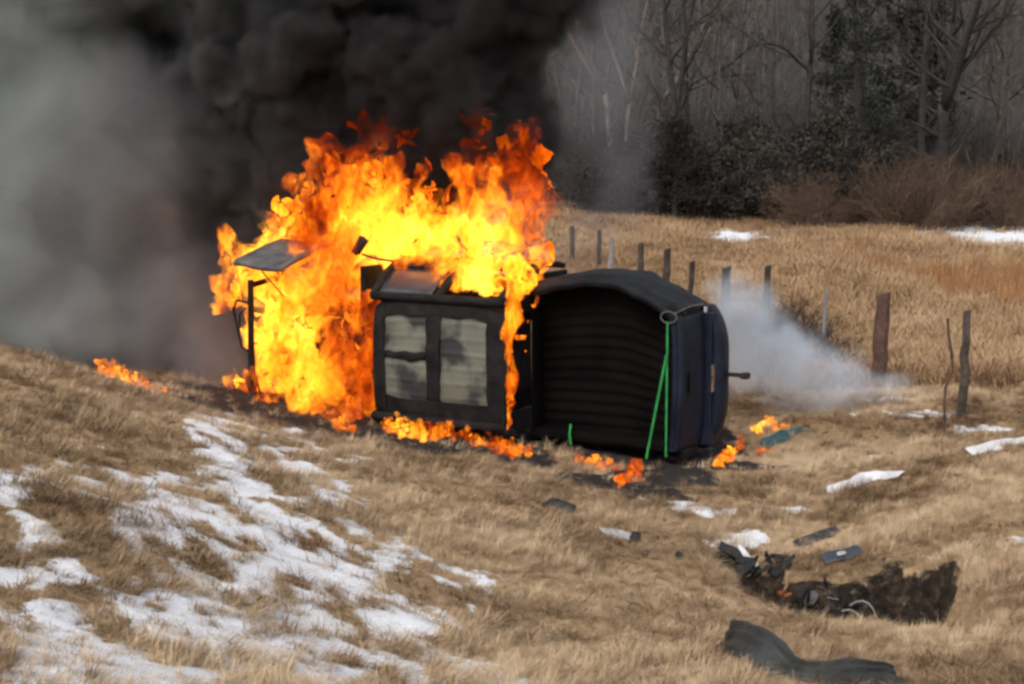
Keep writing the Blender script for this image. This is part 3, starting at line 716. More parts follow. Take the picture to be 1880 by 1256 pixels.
fb = MB(); fb.tube([(-5.86, -1.05, .62), (-5.78, -1.22, .38), (-5.62, -1.3, .16), (-5.45, -1.34, .0)], [.03, .03, .028, .02], 6); fb.tube([(-5.66, -1.28, .6), (-5.52, -1.33, .36), (-5.42, -1.36, .14)], .016, 5)
fb.build('bent_bumper_bar', M['char'], truck)
plate('upper_wing', [[(x, y, z + .02 * math.sin(x * 5)) for x in lin(x0, x1, 9)] for y, z, x0, x1 in ((-1.36, 1.82, -5.86, -5.12), (-1.30, 1.86, -5.86, -5.08), (-1.05, 1.94, -5.83, -5.0), (-.8, 2.01, -5.8, -4.96), (-.55, 2.08, -5.74, -4.94))], (0, .02, -.05), M['ash'], a=.02, s=60)
MB().tube([(-5.45, -1.30, 1.74), (-5.2, -1.30, 1.52), (-5.12, -1.3, 1.44)], .010, 5).build('support_rod', M['char'], truck)
plate('lower_wing', [[(x, y, .04) for y in lin(-1.2, -.5, 4)] for x in lin(-5.75, -4.1, 6)], (0, 0, -.03), M['char'], s=61)

# ------------------------------------------------------------------ green straps hanging in the bed
def strap(pts, label, wd=.025):
    pts = [T(*p) for p in pts]; rows = []; sx = T(1, 0, 0) - T(0, 0, 0)
    for p in pts: rows.append([p - sx * wd, p + sx * wd])
    o = MB().grid(rows, T(0, .004, 0) - T(0, 0, 0)).build('tie_down_strap', M['strap']); return tag(o, label, 'strap', 'green straps in the truck bed')
strap([(-.10, -1.37, z) for z in (1.46, 1.2, .9, .6, .3, .05)], 'dull green strap hanging straight down beside the tailgate', .011)
strap([(-.10 - .20 * t, -1.39 - .03 * t, 1.12 - 1.10 * t) for t in (0, .25, .5, .75, 1)], 'bright green strap slanting from the tailgate edge to the ground', .013)
strap([(-1.20, -1.40, .30), (-1.21, -1.41, .2), (-1.20, -1.40, .08)], 'short dull green strap end hanging by the lower bed corner', .014)

# ------------------------------------------------------------------ fence posts and sticks
def post(u, vb, vt, Y, wpx, m, label, lean=0, group='old fence posts', name='fence_post', kink=.006, slant=True):
    b = at(u, vb, Y); z0 = gz(b.x, Y); h = (vb - vt) / F * Y; r = wpx / F * Y / 2; n = 9; pts = []; rd = random.Random(int(u))
    for i in range(n):
        t = i / (n - 1); pts.append(Vector((lean * t + rd.gauss(0, kink) * (t > 0), rd.gauss(0, kink) * (t > 0), -.15 + (h + .15) * t)))
    rad = [r * (1.08 - .12 * i / (n - 1)) * rd.uniform(.9, 1.1) for i in range(n)]
    mb = MB().tube(pts, rad, 9)
    if slant:
        for k in range(9): mb.v[-9 + k].z += mb.v[-9 + k].x * .35
    o = mb.build(name, m, None, smooth=False); o.location = (b.x, Y, z0)
    return tag(o, label, 'post' if 'post' in name else 'stick', group if 'post' in name else None)
post(1610, 712, 540, 20.2, 27, M['postred'], 'thick red brown fence post leaning beside the white smoke', .06)
post(1765, 772, 577, 17.8, 16, M['post'], 'slim crooked dark fence post standing next to a thin bare stick', .03, kink=.014)
post(1407, 605, 487, 26.5, 13, M['post'], 'straight dark fence post rising from low brown brush', 0)
post(1332, 590, 481, 27.5, 17, M['post'], 'stout dark fence post just beyond the tailgate', 0)
post(1508, 660, 546, 23.5, 8, M['postpale'], 'thin pale grey fence stake in the brush', .05)
post(1263, 560, 474, 30, 10, M['post'], 'narrow fence post leaning right behind the truck bed', .08)
post(1222, 545, 456, 32, 14, M['post'], 'short thick fence post behind the crushed bed side', .02)
post(1176, 530, 450, 34, 11, M['post'], 'dark fence post showing above the middle of the bed side', 0)
post(1122, 515, 438, 36, 10, M['postpale'], 'pale grey fence post in thin smoke above the truck bed', 0)
post(1098, 505, 432, 38, 8, M['post'], 'slim dark fence post in the thin smoke, paired with a pale one', .02)
post(1050, 500, 430, 40, 9, M['post'], 'dark fence post closest to the flames', 0)
post(1735, 815, 582, 16.6, 5, M['postred'], 'thin bare stick standing in the grass beside a crooked post', .03, name='bare_stick', kink=.03, slant=False)
fenceb = [shrub_mesh(500 + i, .95, .5, M['brush'], 38, 6, .006) for i in range(3)]
for k, (u, v, Y, s) in enumerate([(1392, 612, 26, .9), (1425, 625, 25.5, 1.0), (1450, 640, 24.8, .9), (1475, 652, 24, 1.0), (1500, 668, 23.2, .8), (1540, 680, 22.4, .6), (1415, 640, 24.8, .7)]):
    p = at(u, v, Y); put_tree('fence_line_shrub', (fenceb[k % 3],), p.x, Y, 'low dark leafless shrub in the fence line behind the white smoke', 'bush', 'shrubs along the fence', s=s, names=('stems',))

# ------------------------------------------------------------------ debris
def sheet(name, uvs, width, m, label, cat, th=.012, lift=.05, tilt=.3, rough=.012, seed=0, curl=0.0):
    """bent strip lying along the ground through the given places"""
    P = [ground_at(*q) for q in uvs]; cs = [P[0]]
    fine = []
    for i in range(len(P) - 1):
        for k in range(4): fine.append(P[i].lerp(P[i + 1], k / 4))
    fine.append(P[-1]); rd = random.Random(seed); o0 = fine[0].copy(); rows = []
    for i, p in enumerate(fine):
        d = (fine[min(i + 1, len(fine) - 1)] - fine[max(i - 1, 0)]); d.z = 0; d.normalize(); n = Vector((-d.y, d.x, 0)); t = i / (len(fine) - 1)
        wd = width * (.75 + .35 * math.sin(3.1 * (t * .9 + .08))) * rd.uniform(.92, 1.08); row = []
        for k in range(6):
            q = (k / 5 - .5); pos = p + n * wd * q + Vector((0, 0, lift * .6 + tilt * wd * q + curl * wd * (q * q * 4 - .5)))
            row.append(wob(pos, rough * 3, 7, seed) - o0)
        rows.append(row)
    o = MB().grid(rows, (0, 0, -th)).build(name, m, None, smooth=True); o.location = o0
    bv = o.modifiers.new('bevel', 'BEVEL'); bv.width = .004; bv.limit_method = 'ANGLE'
    return tag(o, label, cat)
sheet('body_panel', [(1518, 908), (1545, 903), (1568, 896), (1590, 884), (1615, 880), (1654, 879)], .13, M['white'], 'white bent body strip lying on the grass above the gully', 'car part', lift=.08, tilt=.45, rough=.006, seed=1)
sheet('body_panel', [(1778, 838), (1830, 826), (1885, 818), (1960, 812)], .13, M['white'], 'long white body strip lying near the crooked fence post', 'car part', lift=.08, tilt=.5, rough=.006, seed=2)
def bumper_cover():
    P = [ground_at(*q) for q in [(1338, 1200), (1372, 1212), (1410, 1226), (1440, 1240), (1480, 1252), (1530, 1260), (1590, 1264), (1645, 1262)]]; o0 = P[0].copy(); fine = []
    for i in range(len(P) - 1):
        for k in range(3): fine.append(P[i].lerp(P[i + 1], k / 3))
    fine.append(P[-1]); n = len(fine); rows = []; lip = []
    for i, p in enumerate(fine):
        d = fine[min(i + 1, n - 1)] - fine[max(i - 1, 0)]; d.z = 0; d.normalize(); nn = Vector((-d.y, d.x, 0)); t = i / (n - 1)
        wd = .26 * (.55 + .38 * math.sin(3.1 * min(1, t * 1.9 + .1)) if t < .5 else .55 + .12 * math.sin(t * 20)); hgt = .15 * (1 - .6 * t); base = p - o0 + Vector((0, 0, .05 + .035 * math.sin(t * 9)))
        rows.append([wob(base + nn * wd * a + Vector((0, 0, hgt * b)), .018, 9, 3) for a, b in ((-.55, -.85), (-.52, -.15), (-.46, .12), (-.15, .30), (-.10, .62), (.02, .70), (.06, 1.0), (.16, 1.04), (.22, .72), (.5, .62))])
    o = MB().grid(rows, (0, 0, -.012)).build('bumper_cover', M['plastic'], None, smooth=False); o.location = o0
    tag(o, 'long twisted dark grey bumper cover lying on the near grass', 'car part')
bumper_cover()
sheet('trim_panel', [(1002, 930), (1022, 936), (1055, 944)], .17, M['rubber'], 'small black plastic panel lying alone on the tan grass', 'car part', th=.03, lift=.09, tilt=.22, rough=.004, seed=4)
sheet('silver_trim', [(1106, 984), (1135, 990), (1168, 995)], .11, M['silver'], 'silver and white trim piece with a dark end on the grass', 'car part', th=.02, lift=.09, tilt=.35, rough=.006, seed=5)
sheet('end_cap', [(1158, 994), (1174, 998)], .12, M['rubber'], None, None, th=.03, lift=.10, tilt=.3, rough=.004, seed=55)
st_ = [o for o in C.objects if o.name.startswith('silver_trim')][0]; ec = bpy.data.objects['end_cap']; ec.parent = st_; ec.location = ec.location - st_.location
sheet('dark_strip', [(1462, 1006), (1500, 993), (1540, 978)], .09, M['plastic'], 'narrow dark strip lying on the bank above the gully', 'car part', lift=.07, tilt=.4, rough=.004, seed=6)
bl = sheet('blue_panel', [(1510, 1040), (1540, 1033), (1580, 1022)], .10, M['bluepaint'], 'blue grey painted panel scrap at the gully edge', 'car part', th=.012, lift=.12, tilt=.5, rough=.005, seed=7)
sheet('bare_patch', [(1536, 1036), (1552, 1032)], .035, M['silver'], None, None, lift=.15, tilt=.5, rough=.002, seed=7).parent = bl
bpn = bpy.data.objects['bare_patch']; bpn.location = bpn.location - bl.location
sheet('dark_fragment', [(1130, 908), (1150, 913), (1168, 918)], .07, M['rubber'], 'little black fragment beside the burning bed corner', 'car part', lift=.06, tilt=.3, rough=.004, seed=8)
sheet('dark_fragment', [(1738, 872), (1750, 876), (1762, 878)], .06, M['rubber'], 'small black fragment lying below the long white strip', 'car part', lift=.06, tilt=.3, rough=.004, seed=9)
sheet('brown_fragment', [(1180, 1020), (1190, 1024)], .06, M['postred'], 'tiny brown fragment near the silver trim piece', 'car part', lift=.07, tilt=.3, rough=.004, seed=10)
sheet('black_fragment', [(1240, 1024), (1252, 1028)], .06, M['rubber'], 'tiny black fragment between silver trim and gully', 'car part', lift=.07, tilt=.3, rough=.004, seed=12)
sheet('twisted_panel', [(1322, 1012), (1345, 1028), (1368, 1046), (1392, 1068)], .08, M['rubber'], 'twisted black panel at the top end of the gully', 'car part', th=.015, lift=.12, tilt=.6, rough=.012, seed=13)
sheet('white_bracket', [(1354, 1024), (1366, 1040), (1388, 1064)], .04, M['white'], 'white broken bracket lying on twisted black panel in the gully', 'car part', lift=.20, tilt=.5, rough=.006, seed=14)
def shards(u, v, n, R_, m, name, label, seed):  # torn scraps that lie tangled in one heap
    rd = random.Random(seed); p0 = ground_at(u, v); b = MB()
    for i in range(n):
        c = Vector((rd.uniform(-1, 1) * R_, rd.uniform(-.5, .5) * R_, rd.uniform(.01, .11))); x = Vector((rd.gauss(0, 1), rd.gauss(0, .5), rd.gauss(0, .5))).normalized(); y = x.orthogonal().normalized()
        l = rd.uniform(.03, .11); w_ = rd.uniform(.008, .032)
        b.grid([[c - x * l - y * w_, c - x * l * .8 + y * w_], [c + y * w_ * rd.uniform(-1.5, .5) - y * w_, c + y * w_ * 1.2], [c + x * l - y * w_ * .4, c + x * l * 1.1 + y * w_ * .6]], x.cross(y) * .008)
    o = b.build(name, m); o.location = p0; return tag(o, label, 'car part')
shards(1405, 1046, 15, .18, M['rubber'], 'crumpled_metal', 'crumpled charred metal heap in the gully', 15)
shards(1500, 1098, 5, .2, M['rubber'], 'broken_plastic', 'scattered black plastic shards lying in the gully bottom', 19)
sheet('amber_lens', [(1432, 1098), (1448, 1104)], .07, M['amber'], 'orange lamp lens lying in the bottom of the gully', 'car part', th=.03, lift=.10, rough=.004, seed=16)
sheet('grey_fragment', [(1480, 1108), (1498, 1114)], .09, M['ash'], 'pale grey metal fragment in the bottom of the gully', 'car part', th=.02, lift=.10, tilt=.8, rough=.006, seed=17)
sheet('teal_cloth', [(1402, 826), (1430, 812), (1455, 802), (1476, 794)], .13, M['teal'], 'dark teal crumpled cloth among little fires behind the tailgate', 'cloth', th=.02, lift=.10, tilt=.35, rough=.02, seed=18)
for k, (u, v) in enumerate([(1520, 1120), (1545, 1122), (1560, 1112)]):
    p = ground_at(u, v); a = MB(); rd = random.Random(k); 
    q, _ = bend_path(Vector((0, 0, 0)), Vector((rd.gauss(0, .8), -.3, 1)), .34, 6, .35, rd, -.1); a.tube(q, [.008, .008, .007, .006, .005, .004, .003], 5)
    o = a.build('dead_stalk', M['postpale']); o.location = p; tag(o, 'pale curled dead stalk at the gully mouth', 'stalk', 'stalks at the gully')

# ------------------------------------------------------------------ fire: glowing volumes in flame-shaped hulls
def fire_mat(name, dens=7.0, gain=1.0, scale=3.4, redder=0.0, shift=0.0):
    m = bpy.data.materials.new(name); m.use_nodes = True; t = m.node_tree; N = t.nodes; L = t.links
    N.remove(N['Principled BSDF']); out = N['Material Output']
    tc = N.new('ShaderNodeTexCoord'); mp = N.new('ShaderNodeMapping'); mp.inputs['Scale'].default_value = (1, 1, .62)
    L.new(tc.outputs['Object'], mp.inputs['Vector'])
    n = N.new('ShaderNodeTexNoise'); n.inputs['Scale'].default_value = scale; n.inputs['Detail'].default_value = 8; n.inputs['Roughness'].default_value = .68; n.inputs['Distortion'].default_value = 1.6
    L.new(mp.outputs[0], n.inputs['Vector'])
    big_ = N.new('ShaderNodeTexNoise'); big_.inputs['Scale'].default_value = 1.15; big_.inputs['Detail'].default_value = 2
    L.new(mp.outputs[0], big_.inputs['Vector'])
    sp = N.new('ShaderNodeSeparateXYZ'); L.new(tc.outputs['Object'], sp.inputs[0])
    hz = N.new('ShaderNodeMapRange'); hz.inputs[1].default_value = 1.6; hz.inputs[2].default_value = 3.5; hz.inputs[3].default_value = 0; hz.inputs[4].default_value = .22
    L.new(sp.outputs['Z'], hz.inputs[0])
    a = N.new('ShaderNodeMath'); a.operation = 'MULTIPLY_ADD'; a.inputs[1].default_value = .85; L.new(big_.outputs['Fac'], a.inputs[0]); L.new(n.outputs['Fac'], a.inputs[2])
    s = N.new('ShaderNodeMath'); s.operation = 'SUBTRACT'; L.new(a.outputs[0], s.inputs[0]); L.new(hz.outputs[0], s.inputs[1])
    s2 = N.new('ShaderNodeMath'); s2.operation = 'SUBTRACT'; L.new(s.outputs[0], s2.inputs[0]); s2.inputs[1].default_value = .425 + redder - shift
    r = N.new('ShaderNodeValToRGB'); e = r.color_ramp.elements; e.new(.5); e.new(.6); e.new(.7); r.color_ramp.interpolation = 'B_SPLINE' if False else 'LINEAR'
    for k, (p, c) in enumerate(((.26, (.02, .0015, 0)), (.40, (.14, .012, .0005)), (.48, (.32, .060, .002)), (.58, (.60, .17, .006)), (.80, (1, .50, .05)))): e[k].position = p; e[k].color = (*c, 1)
    L.new(s2.outputs[0], r.inputs[0])
    em = N.new('ShaderNodeEmission'); em.inputs['Strength'].default_value = dens * gain; L.new(r.outputs[0], em.inputs['Color'])
    ab = N.new('ShaderNodeVolumeAbsorption'); ab.inputs['Color'].default_value = (0, 0, 0, 1); ab.inputs['Density'].default_value = dens
    ad = N.new('ShaderNodeAddShader'); L.new(em.outputs[0], ad.inputs[0]); L.new(ab.outputs[0], ad.inputs[1]); L.new(ad.outputs[0], out.inputs['Volume'])
    m.cycles.volume_step_rate = .13
    return m

def hull(name, balls, voxel, m, amp=.10, freq=2.4, tongues=.5, seed=0):
    rd = random.Random(seed); bm = bmesh.new()
    full = []
    for c, r in balls:
        full.append((c, r))
        if rd.random() < tongues:
            q = c.copy(); rr = r
            for k in range(3):
                q = q + Vector((rd.gauss(0, .25) * rr, rd.gauss(0, .2) * rr, rr * rd.uniform(.55, .9))); rr *= .68; full.append((q.copy(), rr))
    for c, r in full:
        bmesh.ops.create_icosphere(bm, subdivisions=2, radius=r, matrix=Matrix.Translation(c) @ Matrix.Diagonal((1, .9, 1.15, 1)))
    me = bpy.data.meshes.new(name); bm.to_mesh(me); bm.free()
    o = bpy.data.objects.new(name, me); C.objects.link(o)
    rm = o.modifiers.new('remesh', 'REMESH'); rm.mode = 'VOXEL'; rm.voxel_size = voxel
    sm = o.modifiers.new('smooth', 'SMOOTH'); sm.iterations = 3; sm.factor = .5
    dg = bpy.context.evaluated_depsgraph_get(); me2 = bpy.data.meshes.new_from_object(o.evaluated_get(dg)); me2.name = name
    o.modifiers.clear(); o.data = me2; me2.materials.clear(); me2.materials.append(m)
    co = [v.co.copy() for v in me2.vertices]; no = [v.normal.copy() for v in me2.vertices]; new = []
    for p, n_ in zip(co, no):
        q = Vector((p.x, p.y, p.z * .55)) * freq
        d = mnoise.turbulence(q, 4, False, noise_basis='PERLIN_ORIGINAL', amplitude_scale=.6, frequency_scale=2.1)
        s = Vector(mnoise.noise_vector(q * .8 + Vector((5, 2, 9))))
        new.append(p + n_ * (d - .35) * amp * 2 + Vector((s.x, s.y * .5, s.z * 1.2)) * amp * .6)
    me2.vertices.foreach_set('co', np.array([tuple(p) for p in new], np.float32).ravel()); me2.update()
    return o

FM = fire_mat('flame', 3.6, 4.3, 5.4, 0, .0); FMS = fire_mat('low flame', 12.0, 4.0, 7.0, .0, .015); FMG = fire_mat('grass flame', 7.0, 3.6, 8.0, .03, 0); FMR = fire_mat('red flame', 2.0, 3.4, 4.5, .06)
def balls(L): return [(at(u, v, Y), r / F * Y) for u, v, Y, r in L]
engine_fire = [(490, 545, 19.5, 36), (480, 620, 19.4, 36), (500, 690, 19.1, 44), (560, 520, 18.7, 58), (560, 600, 18.5, 58), (560, 690, 18.3, 58), (630, 560, 18.1, 60), (640, 640, 17.9, 54), (640, 705, 17.8, 52), (668, 600, 17.85, 44), (670, 690, 17.7, 40), (600, 738, 17.7, 30), (545, 735, 17.9, 28), (468, 700, 19.0, 30), (485, 735, 18.6, 22), (650, 740, 17.5, 24), (520, 560, 19.2, 45), (520, 640, 19.0, 48),
    (430, 455, 19.8, 28), (440, 500, 19.8, 34), (420, 520, 19.8, 22), (425, 560, 19.8, 26), (450, 560, 19.7, 30), (410, 470, 19.8, 14), (425, 700, 19.0, 14), (450, 690, 18.9, 18), (455, 610, 19.6, 24)]
cab_fire = [(515, 400, 19.7, 38), (530, 440, 19.6, 46), (508, 365, 19.7, 24), (490, 430, 19.8, 30), (590, 430, 19.1, 60), (640, 360, 19.0, 52), (618, 312, 19.0, 32), (655, 308, 19.0, 36), (660, 420, 18.7, 62), (575, 345, 19.2, 20), (715, 350, 18.8, 46), (735, 420, 18.5, 62), (765, 350, 18.6, 30), (700, 480, 18.5, 52), (610, 490, 18.7, 54), (755, 480, 18.0, 44), (790, 440, 18.0, 36), (800, 400, 18.2, 26), (560, 380, 19.3, 40), (480, 470, 19.8, 30), (545, 330, 19.3, 18), (600, 300, 19.1, 24), (690, 310, 18.9, 28), (640, 280, 19.0, 20), (790, 380, 18.4, 26), (690, 380, 18.8, 50)]
bed_fire = [(850, 430, 17.7, 54), (875, 345, 17.8, 54), (930, 335, 17.7, 60), (960, 400, 17.5, 58), (900, 470, 17.4, 60), (985, 315, 17.7, 42), (1010, 290, 17.7, 22), (870, 290, 17.9, 28), (955, 285, 17.7, 24), (1015, 262, 17.7, 10), (1000, 450, 17.3, 24), (950, 465, 17.3, 46), (865, 510, 17.05, 34), (832, 470, 17.4, 34), (825, 400, 17.9, 26), (1005, 400, 17.5, 24), (890, 522, 16.95, 26), (845, 522, 17.05, 24), (905, 300, 17.8, 28), (915, 510, 16.95, 20), (820, 510, 17.2, 22), (1000, 478, 17.2, 26), (1008, 335, 17.7, 26), (1005, 370, 17.65, 28), (890, 300, 17.9, 34), (930, 285, 17.8, 30), (985, 280, 17.8, 26), (985, 498, 17.0, 22), (800, 480, 17.7, 36), (770, 430, 18.2, 44), (700, 420, 18.5, 50)]
column = [(950, 500, 16.9, 32), (945, 530, 16.5, 22), (941, 560, 16.42, 19), (940, 590, 16.4, 17), (938, 620, 16.4, 16), (937, 650, 16.4, 15), (936, 680, 16.4, 15), (935, 710, 16.38, 15), (934, 740, 16.36, 14), (933, 765, 16.35, 12), (932, 788, 16.35, 9), (975, 515, 16.8, 18), (988, 548, 16.35, 10), (980, 562, 16.35, 7), (970, 590, 16.4, 6), (964, 620, 16.4, 6), (966, 645, 16.4, 5)]
wisps = [(672, 235, 18.6, 24), (700, 225, 18.6, 30), (725, 246, 18.6, 24), (752, 256, 18.6, 20), (648, 222, 18.6, 15), (664, 265, 18.6, 20), (884, 208, 18.0, 22), (892, 232, 18.0, 22), (878, 192, 18.0, 15), (880, 255, 18.0, 22)]
o = hull('main_flames', [(c, r * 1.12) for c, r in balls(engine_fire + cab_fire + bed_fire)], .032, FM, .17, 2.9, .6, 1); tag(o, 'tall roaring orange and yellow flames rising from the truck cab and engine bay', 'fire', kind='stuff')
o = hull('window_flames', [(a.lerp(c, t), r * (1 - t) + q * t) for (a, r), (c, q) in zip(balls(column)[:11], balls(column)[1:11]) for t in (0, .33, .66)] + balls(column)[11:], .016, FMS, .04, 5, .2, 2); tag(o, 'narrow yellow column of flame between the cab roof and truck bed', 'fire', kind='stuff')
o = hull('flame_wisps', balls(wisps), .03, FMR, .16, 4.0, .4, 3); tag(o, 'red flame wisps torn loose in the black smoke above the fire', 'fire', kind='stuff')
def gfire(L, name, label, seed, ton=.8, m=None):
    bl_ = []
    for u, v, r in L:
        p = ground_at(u, v + r * .6); rr = 1.15 * r / F * p.y; bl_.append((p + Vector((0, 0, rr * .8)), rr))
    o = hull(name, bl_, .013, m or FMG, .06, 8, ton, seed); tag(o, label, 'fire', kind='stuff')
def chain(pts, rd_, k=7):
    o = []
    for (a, b, c), (d, e, f) in zip(pts[:-1], pts[1:]):
        for i in range(k): t = i / k; o.append((a + (d - a) * t, b + (e - b) * t + rd_.gauss(0, 2.5), (c + (f - c) * t) * rd_.uniform(.35, 1.05)))
    return o + [pts[-1]]
rd0 = random.Random(4)
gfire(chain([(618, 782, 12), (650, 792, 9)], rd0) + chain([(712, 786, 12), (760, 800, 15), (800, 800, 13), (850, 806, 14), (890, 818, 13), (935, 830, 12), (975, 836, 8)], rd0), 'ground_fire', 'row of low yellow flames along the grass under the cab roof', 5)
gfire(chain([(1055, 848, 6), (1100, 853, 6), (1130, 862, 6)], rd0) + chain([(1135, 888, 8), (1165, 876, 9), (1170, 858, 5)], rd0), 'ground_fire', 'small broken orange flames licking below the truck bed', 6, .6)
gfire(chain([(1318, 858, 9), (1340, 838, 10), (1358, 822, 8)], rd0) + chain([(1385, 792, 6), (1412, 780, 7), (1440, 786, 4)], rd0) + [(1395, 832, 6), (1410, 830, 6)], 'ground_fire', 'little orange fires in the grass behind the tailgate', 7, .5)
gfire(chain([(180, 684, 13), (215, 692, 15), (245, 704, 13), (275, 714, 7)], rd0, 6) + [(190, 660, 4), (310, 716, 5), (298, 722, 3)], 'ground_fire', 'separate patch of flames creeping through grass up the bank', 8, .6)

# ------------------------------------------------------------------ smoke
def smoke(name, label, blobs, box, dens, nscale, k_noise, colA, colB, cx=None, step=.12, aniso=0.0, thr=.0, zs=1.0, dist=.6, warp=.5, wscale=1.3):
    m = bpy.data.materials.new(name); m.use_nodes = True; t = m.node_tree; N = t.nodes; L = t.links; N.remove(N['Principled BSDF']); out = N['Material Output']
    tc = N.new('ShaderNodeTexCoord'); pos = tc.outputs['Object']
    wn = N.new('ShaderNodeTexNoise'); wn.inputs['Scale'].default_value = wscale; wn.inputs['Detail'].default_value = 4; wn.inputs['Roughness'].default_value = .55; L.new(pos, wn.inputs['Vector'])
    w1 = N.new('ShaderNodeVectorMath'); w1.operation = 'SUBTRACT'; L.new(wn.outputs['Color'], w1.inputs[0]); w1.inputs[1].default_value = (.5, .5, .5)
    w2 = N.new('ShaderNodeVectorMath'); w2.operation = 'MULTIPLY_ADD'; L.new(w1.outputs[0], w2.inputs[0]); w2.inputs[1].default_value = (warp * 2, warp * 2, warp * 2); L.new(pos, w2.inputs[2])
    raw = pos; pos = w2.outputs[0]
    acc = None
    def math_(op, a, b=None, c=None):
        x = N.new('ShaderNodeMath'); x.operation = op
        for k, q in enumerate((a, b, c)):
            if q is None: continue
            if hasattr(q, 'is_output'): L.new(q, x.inputs[k])
            else: x.inputs[k].default_value = q
        return x.outputs[0]
    for c, r, amp in blobs:
        mp = N.new('ShaderNodeMapping'); mp.vector_type = 'TEXTURE'; mp.inputs['Location'].default_value = c; mp.inputs['Scale'].default_value = r if hasattr(r, '__len__') else (r, r, r)
        L.new(pos, mp.inputs['Vector']); ln = N.new('ShaderNodeVectorMath'); ln.operation = 'LENGTH'; L.new(mp.outputs[0], ln.inputs[0])
        mr = N.new('ShaderNodeMapRange'); mr.interpolation_type = 'SMOOTHSTEP'; mr.inputs[1].default_value = 1; mr.inputs[2].default_value = .15; mr.inputs[3].default_value = 0; mr.inputs[4].default_value = amp
        L.new(ln.outputs['Value'], mr.inputs[0])
        acc = mr.outputs[0] if acc is None else math_('MAXIMUM', acc, mr.outputs[0])
    mpn = N.new('ShaderNodeMapping'); mpn.inputs['Scale'].default_value = (1, 1, zs); L.new(pos, mpn.inputs['Vector'])
    n = N.new('ShaderNodeTexNoise'); n.inputs['Scale'].default_value = nscale; n.inputs['Detail'].default_value = 5; n.inputs['Roughness'].default_value = .58; n.inputs['Distortion'].default_value = dist
    L.new(mpn.outputs[0], n.inputs['Vector'])
    f = math_('MULTIPLY_ADD', math_('SUBTRACT', n.outputs['Fac'], .5), k_noise, acc)
    g = N.new('ShaderNodeMapRange'); g.interpolation_type = 'SMOOTHSTEP'; g.inputs[1].default_value = .12 + thr; g.inputs[2].default_value = .85 + thr; g.inputs[3].default_value = 0; g.inputs[4].default_value = dens
    L.new(f, g.inputs[0])
    mul = math_('MULTIPLY', g.outputs[0], math_('MINIMUM', math_('MULTIPLY', acc, 5.0), 1.0))
    vs = N.new('ShaderNodeVolumePrincipled'); L.new(mul, vs.inputs['Density']); vs.inputs['Anisotropy'].default_value = aniso
    vs.inputs['Color'].default_value = (*colA, 1)
    if cx:
        sp = N.new('ShaderNodeSeparateXYZ'); L.new(raw, sp.inputs[0]); q = N.new('ShaderNodeMapRange'); q.interpolation_type = 'SMOOTHSTEP'
        q.inputs[1].default_value = cx[0]; q.inputs[2].default_value = cx[1]
        L.new(math_('MULTIPLY_ADD', sp.outputs['Z'], cx[2], sp.outputs['X']), q.inputs[0])
        mx = N.new('ShaderNodeMix'); mx.data_type = 'RGBA'; L.new(q.outputs[0], mx.inputs[0]); mx.inputs[6].default_value = (*colA, 1); mx.inputs[7].default_value = (*colB, 1); L.new(mx.outputs[2], vs.inputs['Color'])
    L.new(vs.outputs[0], out.inputs['Volume']); m.cycles.volume_step_rate = step
    bm = bmesh.new()
    for c, r, amp in blobs:
        r = r if hasattr(r, '__len__') else (r, r, r)
        bmesh.ops.create_icosphere(bm, subdivisions=3, radius=1.0, matrix=Matrix.Translation(c) @ Matrix.Diagonal((*[q * 1.02 + warp * .3 for q in r], 1)))
    me = bpy.data.meshes.new(name); bm.to_mesh(me); bm.free(); o = bpy.data.objects.new(name, me); C.objects.link(o)
    rm = o.modifiers.new('remesh', 'REMESH'); rm.mode = 'VOXEL'; rm.voxel_size = box
    dg = bpy.context.evaluated_depsgraph_get(); me2 = bpy.data.meshes.new_from_object(o.evaluated_get(dg)); o.modifiers.clear(); o.data = me2; me2.materials.clear(); me2.materials.append(m)
    return tag(o, label, 'smoke', kind='stuff')
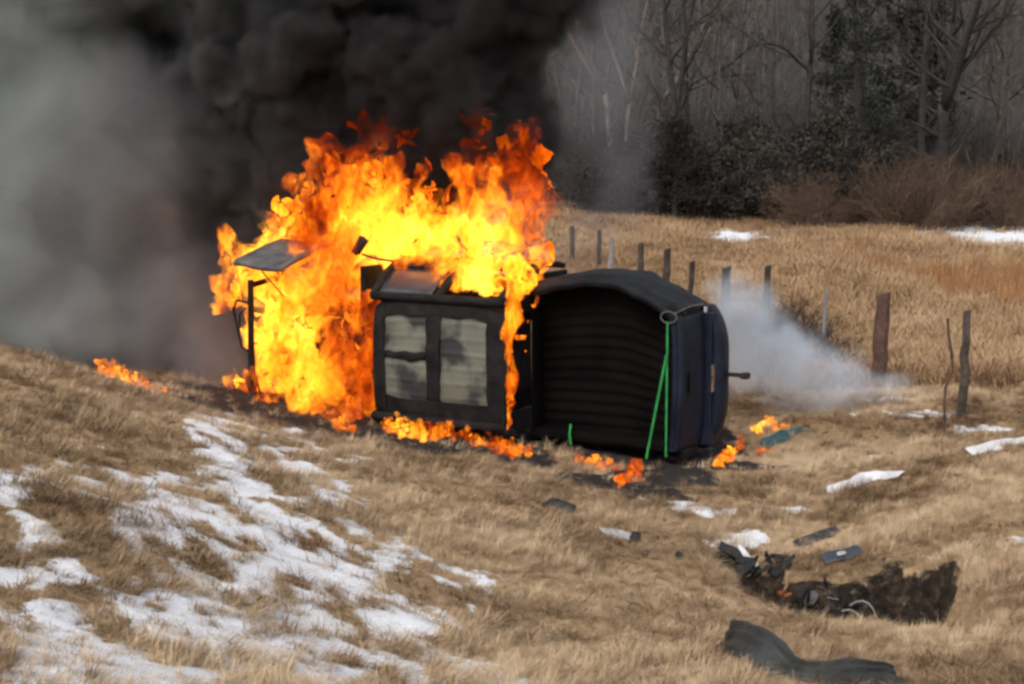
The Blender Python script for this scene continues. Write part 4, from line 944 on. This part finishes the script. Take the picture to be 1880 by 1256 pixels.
# black plume, rising from the fire and drifting left and away
bs = [((-1.9, 20.6, 3.0), (2.4, 1.3, 1.9), 1), ((-.5, 19.9, 3.6), (1.55, 1.2, 1.7), 1), ((-.1, 20.0, 5.6), (1.7, 1.7, 2.0), 1), ((-2.6, 21.0, 5.2), (2.7, 1.9, 2.2), 1), ((-3.9, 21.2, 3.2), (1.5, 1.2, 2.2), .8), ((-4.6, 21.7, 6.0), (2.6, 1.8, 2.2), .95), ((-1.2, 21, 7.8), (3.6, 2.2, 2.0), 1), ((-3.6, 21.0, 1.4), (1.2, .9, 1.5), .75), ((-7.4, 22.6, 6.6), (2.8, 2.0, 2.4), .8), ((-5.2, 22.4, 4.6), (1.8, 1.4, 1.8), .7), ((-4.9, 18.8, .45), (.6, .4, .35), .5), ((-5.4, 18.9, .6), (.5, .4, .4), .45), ((-2.6, 19.7, 4.3), (.95, .7, .75), .8), ((-1.5, 19.5, 4.1), (.7, .6, .6), .8), ((-3.5, 20.0, 3.9), (.8, .6, .8), .75), ((-2.1, 19.8, 5.1), (.9, .7, .7), .8), ((-.2, 19.2, 4.7), (.7, .6, .7), .8), ((-3.2, 20.0, 5.2), (.9, .7, .8), .75)]
smoke('black_smoke', 'thick black smoke billowing up behind the flames', bs, .25, 14.0, 1.25, 1.5, (.125, .124, .124), (.060, .057, .057), (-4.2, -1.2, .12), step=.16, dist=.2, warp=.75, wscale=1.1)
gs = [((-5.6, 20.8, 2.4), (2.5, 1.9, 3.2), .9), ((-7.4, 21.2, 3.0), (2.8, 2.2, 3.6), .95), ((-4.7, 20.4, .8), (2.2, 1.5, 1.7), .8), ((-7.0, 21.2, 5.6), (3.2, 2.0, 3.2), .8), ((-3.75, 19.0, .5), (.9, .7, .85), .5), ((-7.3, 19.8, 1.2), (2.6, 1.6, 1.9), 1.0), ((-5.6, 19.4, .7), (1.8, 1.1, 1.2), .7)]
smoke('grey_smoke', 'pale grey smoke drifting low over the bank beside the black plume', gs, .25, 2.6, .5, .8, (.50, .53, .52), (.34, .33, .34), (-6.6, -3.9, 0), step=.3, thr=.02)
ss = [((1.05, 19.8, 4.4), (1.1, .9, 2.8), .7), ((1.35, 20.0, 2.9), (.8, .8, 1.7), .6), ((.85, 19.4, 1.9), (.65, .6, 1.1), .5), ((.4, 19.2, 1.7), (.5, .5, .8), .5)]
smoke('thin_smoke', 'thin bluish grey smoke veil at the edge of the plume before the trees', ss, .15, .75, .8, .9, (.36, .375, .42), (.4, .4, .4), step=.3, warp=.35, wscale=1.6)
ws = [((2.75, 18.5, .80), (.70, .6, 1.05), .85), ((3.25, 18.6, .50), (.85, .6, .85), .8), ((3.85, 18.7, .28), (.95, .55, .62), .6), ((2.5, 18.3, 1.3), (.42, .4, .6), .6), ((4.4, 18.8, .2), (.7, .5, .42), .4)]
smoke('white_smoke', 'blue white smoke pouring from behind the tailgate across the grass', ws, .1, 2.9, 2.4, .85, (.84, .91, 1.0), (.8, .8, .8), step=.3, warp=.22, wscale=2.5)
